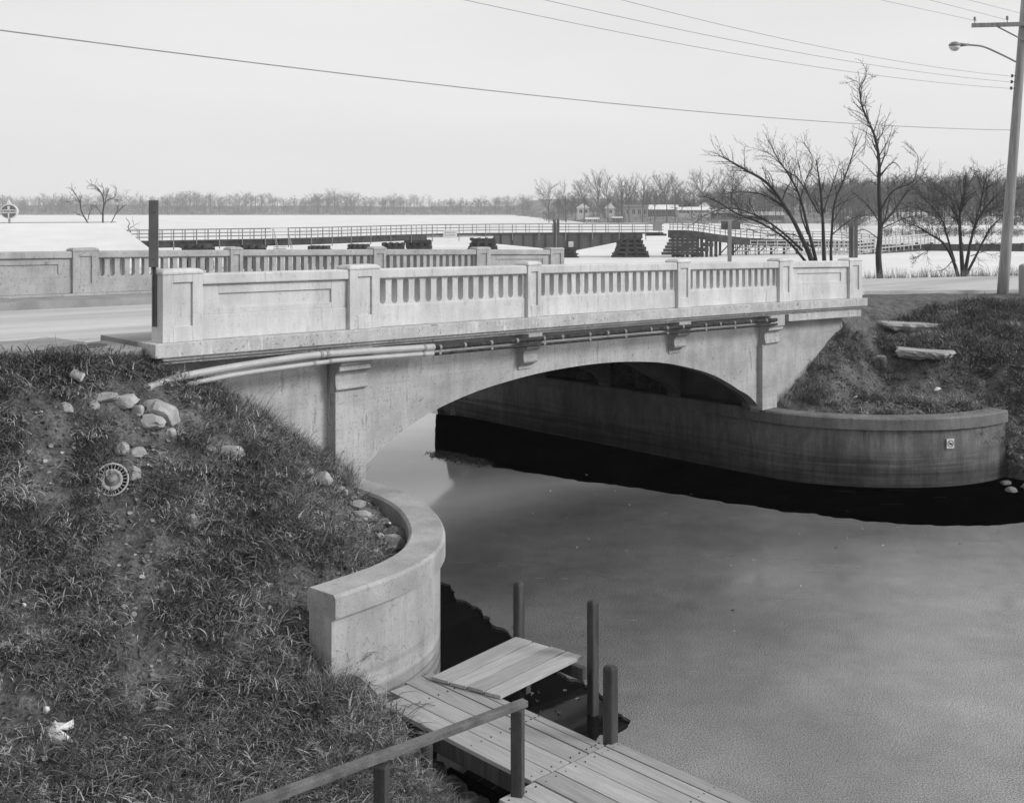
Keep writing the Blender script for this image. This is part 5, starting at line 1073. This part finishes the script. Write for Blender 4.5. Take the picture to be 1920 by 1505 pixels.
# shore wall on the right
RW=thing('shore_wall',at(1830,476,165),'dark timber retaining wall with posts along the snow at the right','wall')
mb=MB(); a=tr(1690,474,165);b=tr(2150,484,160); mb.hexa([(a.x,a.y,0),(b.x,b.y,0),(b.x,b.y+.5,0),(a.x,a.y+.5,0),(a.x,a.y,1.0),(b.x,b.y,1.0),(b.x,b.y+.5,1.0),(a.x,a.y+.5,1.0)]); mb.build('wall',M['trest'],RW)
for k in range(16):
    p=a.lerp(b,k/16.); mb=MB(); mb.box((p.x,p.y-.2,.6),(.35,.35,1.25)); mb.build('wall_post',M['trest'],RW)
# ------------------------------------------------------------------ far land
def heightgrid(name,xs,ys,fn,m):
    mb=MB(); n,k=len(xs),len(ys); mb.v=[(x,y,fn(x,y)) for x in xs for y in ys]
    mb.f=[(i*k+j,(i+1)*k+j,(i+1)*k+j+1,i*k+j+1) for i in range(n-1) for j in range(k-1)]; return struct(name,mb,m,smooth=True)
def shore_y(x): return float(np.interp(x,[-1600,-500,-200,0,15,30,60,110,150,300,900],[1050,950,930,940,700,455,440,430,415,380,300]))
def hillz(x,y):
    d=y-shore_y(x)
    if d<0: return -1.5+max(d,-40)*.02
    za=min(d*.05,7)+max(0,d-120)*.008; zc_=min(d*.04,3.0)+max(0,min(d-90,300))*.03; t_=min(max((x-0)/20.,0),1)
    z=za*(1-t_)+zc_*t_
    return z-.2+noise.noise((x*.012,y*.012,0))*min(d*.02,4)
xs_=[-1800+i*60 for i in range(30)][1:]+[i*8 for i in range(0,60)]+[480+i*60 for i in range(14)]
heightgrid('hills',xs_,[290+i*22 for i in range(24)]+[820+i*35 for i in range(11)],hillz,M['scrub'])
# snow lawns on the right shore
def lawn(x,y): 
    d=y-shore_y(x); return hillz(x,y)+.25 if 0<d<75 else -2
# nearer snowy land to the right and on the left
heightgrid('snow',[38+i*4 for i in range(70)],[166+i*6 for i in range(40)],lambda x,y:(min(1.0+(y-166)*.012,3.2)+noise.noise((x*.05,y*.05,1))*.3) if x>52+(y-166)*.28 else -1.0,M['snow'])
heightgrid('snow',[-200+i*5 for i in range(35)],[22+i*5 for i in range(28)],lambda x,y:(1.0+noise.noise((x*.06,y*.06,1))*.3) if (x<-24-(y-60)*.12+2*noise.noise((y*.1,0,0)) or y<58) and x<-7-(y-22)*.42 and y<140 else -.6,M['snow'])
# ---- far woods: many small bare trees in one mass
def minitree(seed,kind=0):
    r=random.Random(seed); V=[];Fc=[]
    def tri(a,b,w):
        n=len(V); d=(b-a); sdv=Vector((d.z,0,-d.x)); 
        if sdv.length<1e-4: sdv=Vector((1,0,0))
        sdv=(sdv.normalized()*math.cos(r.random()*1.2)+Vector((0,1,0))*.5).normalized()*w; V.extend([a-sdv,a+sdv,b]); Fc.append((n,n+1,n+2))
    def br(p,d,l,w,dep):
        q=p+d*l; tri(p,q,w)
        if dep==0: return
        for _ in range(4 if dep>1 else 5):
            t=r.uniform(.3,.95); e=(d+Vector((r.gauss(0,.6),r.gauss(0,.6),r.gauss(.1,.35)))).normalized(); br(p+d*l*t,e,l*r.uniform(.4,.62),w*.55,dep-1)
    h=1.0; tri(Vector((0,0,-.1)),Vector((r.uniform(-.03,.03),0,.9)),.016)
    for k in range(r.randint(6,9)):
        z=r.uniform(.15,.75); a=r.uniform(0,6.28); e=Vector((math.cos(a)*.7,math.sin(a)*.7,r.uniform(.4,1.1))).normalized(); br(Vector((0,0,z*.8)),e,r.uniform(.22,.42)*(1.15-z*.6),.008,2)
    return np.array([v[:] for v in V],np.float32),np.array(Fc,np.int32)
MT=[minitree(i) for i in range(10)]
def wood_mass(name,items,m,label):
    Vs=[];Fs=[];n=0
    for (x,y,z,h,w,k) in items:
        v,f=MT[k%10]; a=rng.uniform(0,6.28); ca,sa=math.cos(a),math.sin(a); q=np.empty_like(v); q[:,0]=(v[:,0]*ca-v[:,1]*sa)*h*w+x; q[:,1]=(v[:,0]*sa+v[:,1]*ca)*h*w+y; q[:,2]=v[:,2]*h+z; Vs.append(q); Fs.append(f+n); n+=len(v)
    V=np.concatenate(Vs);Fc=np.concatenate(Fs); me=bpy.data.meshes.new(name); me.vertices.add(len(V)); me.vertices.foreach_set('co',V.ravel()); me.loops.add(len(Fc)*3); me.loops.foreach_set('vertex_index',Fc.ravel().astype(np.int32)); me.polygons.add(len(Fc)); me.polygons.foreach_set('loop_start',np.arange(0,len(Fc)*3,3,dtype=np.int32)); me.update(); me.validate()
    me.materials.append(m); o=bpy.data.objects.new(name,me); C.collection.objects.link(o); tag(o,kind='stuff',label=label); return o
items=[]
for _ in range(1500):
    px=rng.uniform(-60,1120); d=rng.uniform(4,170)**1.0; x=0
    Y=940+d; x=(px-CX)/F*Y; Y=shore_y(x)+d
    if x>14: continue
    hh=rng.uniform(9,15)*(1 if rng.random()>.08 else 1.25)*(.72+.62*max(0,min(1,.5+1.3*noise.noise((x*.022,7,0))))); items.append((x,Y,hillz(x,Y),hh,rng.uniform(.8,1.3),rng.integers(10)))
for _ in range(1500):  # shoreline bushes
    px=rng.uniform(-60,1060); Y=940; x=(px-CX)/F*Y
    if x>14: continue
    Y=shore_y(x)+rng.uniform(1,110)**1.0; items.append((x,Y,hillz(x,Y)-.5,rng.uniform(2,5),2.0,rng.integers(10)))
wood_mass('far_woods',items,M['barkfar'],'grey bare woods along the far shore of the frozen lake')
items=[]
for _ in range(1100):
    px=rng.uniform(1020,2050); Y=rng.uniform(505,640); x=(px-CX)/F*Y; 
    if x<14+ (Y-500)*.02: continue
    top=np.interp(px,[1020,1100,1340,1500,1700,1960],[9,10,13,17,20,20]); items.append((x,Y,hillz(x,Y),rng.uniform(.75,1.1)*top,rng.uniform(.8,1.3),rng.integers(10)))
for _ in range(420):
    px=rng.uniform(1330,2050); Y=rng.uniform(330,440); x=(px-CX)/F*Y
    if px<1560 and Y<430: continue
    items.append((x,Y,3.0,rng.uniform(10,18),rng.uniform(.9,1.3),rng.integers(10)))
for _ in range(900):
    px=rng.uniform(1560,2050); Y=rng.choice([rng.uniform(185,215),rng.uniform(250,330)],p=[.45,.55]); x=(px-CX)/F*Y
    if px<1650 and Y<240: continue
    items.append((x,Y,1.0,rng.uniform(.8,2.6)*(1 if Y<240 else 2.),1.8,rng.integers(10)))
for _ in range(500):
    px=rng.uniform(1030,2000); x=(px-CX)/F*450; Y=shore_y(x)+rng.uniform(0,70); items.append(((px-CX)/F*Y,Y,hillz(x,Y)-.3,rng.uniform(1.2,3.5),2.2,rng.integers(10)))
wood_mass('shore_woods',items,mat('shore bark',.05,var=.3,scale=.05,bump=0),'bare woods behind the houses of the right shore')
# individual trees on the right shore
me_cache={}
trees_px=[(1030,345,415,'leaning spreading tree at the tip of the wooded point'),(1062,352,412,'second tree from the tip of the wooded point'),(1095,345,410,'tree with rounded crown left of the tallest shore trees'),(1122,330,412,'tall tree of the right shore, leftmost of the tall ones'),(1140,335,410,'tall dense tree just right of the leftmost tall one'),(1165,340,408,'slender straight tree behind the small gabled house'),
 (1180,338,410,'straight trunked tree right of the small gabled house'),(1205,338,408,'round crowned tree above the wide pale house'),(1228,348,410,'low tree above the right part of the wide pale house'),(1250,333,410,'tall forked tree right of the wide pale house'),(1266,335,412,'tall dense tree above the snow covered house'),(1315,330,405,'open crowned tree right of the snow covered house'),
 (1345,328,400,'broad tree above the end of the shore lawn'),(1375,322,402,'dense tree behind the back of the street sign')]
for i,(px,yt,yb,lb) in enumerate(trees_px):
    Y=468-i*1.5; b=at(px,yb,Y); zb_=hillz(b[0],Y); ht=HC-(yt-HY)/F*Y-zb_; t=Tree(200+i); t.rmin=.045
    r=t.r; mid=[(b[0],Y,zb_-.3),(b[0]+r.uniform(-.3,.3),Y,zb_+ht*.35),(b[0]+r.uniform(-.8,.8),Y,zb_+ht*.7),(b[0]+r.uniform(-1,1),Y,zb_+ht*.95)]
    t.limb(mid,.28,.06,1,t.tr,1,5,.35,.25,.5,.9,3)
    for k in range(5):
        a=r.uniform(0,6.28); l=ht*.5; p=Vector(mid[1]).lerp(Vector(mid[2]),r.random()*.8); q=p+Vector((math.cos(a)*l*.35,math.sin(a)*l*.35,l*.45)); w=q+Vector((math.cos(a)*l*.2,math.sin(a)*l*.2,l*.4)); t.limb([p,q,w],.15,.05,1,None,1,4,.2,.2,.5,1.0,3)
    t.finish((b[0],Y,zb_),'shore_tree',lb,M['barkfar'],'tree','trees along the right shore')
for px,yt,w,lb in [(1812,322,5,'taller dark spruce against the sky above the right woods'),(1800,334,5,'shorter dark spruce just left of the taller one')]:
    Y=400; b=at(px,400,Y); zt=HC-(yt-HY)/F*Y; z0_=3; T=thing('spruce_tree',(b[0],Y,z0_),lb,'tree','spruces in the right woods'); mb=MB(); mb.tube([(b[0],Y,z0_),(b[0],Y,z0_+4)],.25,6); mb.build('trunk',M['bark'],T)
    mb=MB(); k=9
    for j in range(k):
        z=z0_+2+(zt-z0_-2)*j/k; r_=3.0*(1-j/k)+.25
        for a in range(9):
            t=a*.698+j; L_=r_*random.uniform(.75,1.15); p=Vector((b[0],Y,z+.9)); q=p+Vector((math.cos(t)*L_,math.sin(t)*L_,-1.1)); sdv=Vector((-math.sin(t),math.cos(t),0))*L_*.32; mb.add([p,q-sdv*.6,q+sdv*.6,p+Vector((0,0,1.3))],[(0,1,2),(3,2,1)])
    mb.tube([(b[0],Y,zt-2),(b[0],Y,zt)],[.3,.02],5); mb.build('crown',M['bark'],T)
# houses on the right shore
def house(px0,px1,yt,ye,yb,Y,lbl,wm,rm,gable=False,wins=3,depth=8,chim=False):
    a=at(px0,yb,Y);b=at(px1,yb,Y); z0_=a[2]; ze=HC-(ye-HY)/F*Y; zt=HC-(yt-HY)/F*Y; T=thing('shore_house',((a[0]+b[0])/2,Y,z0_),lbl,'house','houses along the right shore')
    mb=MB(); mb.box(((a[0]+b[0])/2,Y+depth/2,(z0_-2+ze)/2),(b[0]-a[0],depth,ze-z0_+2)); mb.build('wall',wm,T)
    mb=MB(); e=.5
    if gable: mb.prism([(a[0]-e,Y-.4,ze),(b[0]+e,Y-.4,ze),((a[0]+b[0])/2,Y-.4,zt)],(0,depth+.8,0))
    else: mb.prism([(a[0]-e,Y-e,ze),(a[0]-e,Y+depth+e,ze),(a[0]-e,Y+depth/2,zt)],(b[0]-a[0]+2*e,0,0))
    R_=mb.build('roof',rm,T)
    for k in range(wins):
        x=a[0]+(b[0]-a[0])*(k+.5)/wins; h=ze-z0_; mb=MB(); mb.box((x,Y-.03,z0_+h*.55),(min(1.2,(b[0]-a[0])/wins*.55),.08,h*.42)); w=mb.build('window',M['glass'],T)
        mb=MB(); mb.box((x,Y-.08,z0_+h*.55),(.09,.06,h*.42)); mb.build('frame',M['paint'],w)
    if chim: mb=MB(); mb.box((b[0]-2,Y+depth/2,zt+.3),(.8,.8,1.6)); mb.build('chimney',M['brick'],R_)
house(1084,1104,382,390,404,505,'small pale cottage highest on the wooded point',M['siding'],M['snow'],True,2)
house(1138,1152,381,391,404,500,'narrow gabled white house between slender trees',M['siding'],M['snow'],True,1)
house(1172,1215,384,388,408,500,'wide pale two storey house with grey roof',M['roofd'],M['brick'],False,4,chim=True)
house(1218,1272,384,393,405,508,'long dark house with snowy roof left of the white windowed house',M['brick'],M['snow'],False,5)
house(1272,1330,388,394,402,490,'long low white house with a row of dark windows',M['siding'],M['snow'],False,8)
house(1315,1332,380,390,400,498,'white gable rising at the right end of the windowed house',M['siding'],M['snow'],True,1)
house(1340,1385,392,400,412,470,'dark house partly hidden behind the bare branches',M['brick'],M['roofd'],False,4)
house(1400,1470,397,404,413,460,'long dark roofed house behind the multi stemmed tree',M['brick'],M['roofd'],False,5)
house(1100,1122,408,411,417,458,'low boat house at the waterline of the point',M['roofd'],M['snow'],False,2,5)
house(1150,1166,406,409,417,457,'small grey shed at the waterline below the gabled house',M['brick'],M['snow'],False,2,5)
house(1690,1740,398,406,418,380,'dark house among the woods right of the tall crooked tree',M['brick'],M['snow'],False,4)
# ------------------------------------------------------------------ haze
mb=MB(); mb.box((0,570,16.5),(3600,1280,36.6)); hz=mb.build('haze',M['wire'],None); hz.data.materials.clear()
hm=bpy.data.materials.new('haze air'); hm.use_nodes=True; t=hm.node_tree; t.nodes.clear(); oo=t.nodes.new('ShaderNodeOutputMaterial'); pv=t.nodes.new('ShaderNodeVolumePrincipled'); pv.inputs['Density'].default_value=.00026; pv.inputs['Color'].default_value=(1,1,1,1); pv.inputs['Anisotropy'].default_value=.1; t.links.new(pv.outputs[0],oo.inputs['Volume'])
hz.data.materials.append(hm); tag(hz,kind='stuff'); 

DB=bpy.data.collections.new('debris')
for i in range(3):
    mb=MB(); rr=random.Random(i+5)
    for _ in range(3):
        a=rr.uniform(0,3.14); l=rr.uniform(.012,.04); d=Vector((math.cos(a)*l,math.sin(a)*l,rr.uniform(0,.02))); mb.tube([-d,d],[.005,.003],3,cap=False)
    raw(mb,'twig_%d'%i,BL[i%3],DB)
pts=[]
for _ in range(900): t=random.random(); a=Vector(lw(11.25,7.45)); b=Vector(lw(11.4,5.7)); p=a.lerp(b,t); pts.append((p.x+random.gauss(0,.12),p.y+random.gauss(0,.22),.012))
for _ in range(26): s_=random.uniform(1.8,3.4); pts.append(lw(s_,random.uniform(-5.6,-4.3),-.03))
for _ in range(60): s_=random.uniform(4,14); v_=random.uniform(-6,4); pts.append(lw(s_,v_,.006))
scatter('floating_debris',pts,[(random.uniform(-.1,.1),0,random.uniform(0,6.28)) for _ in pts],[random.uniform(.5,1.3) for _ in pts],DB,'twigs and reed bits floating at the edge of the ice')
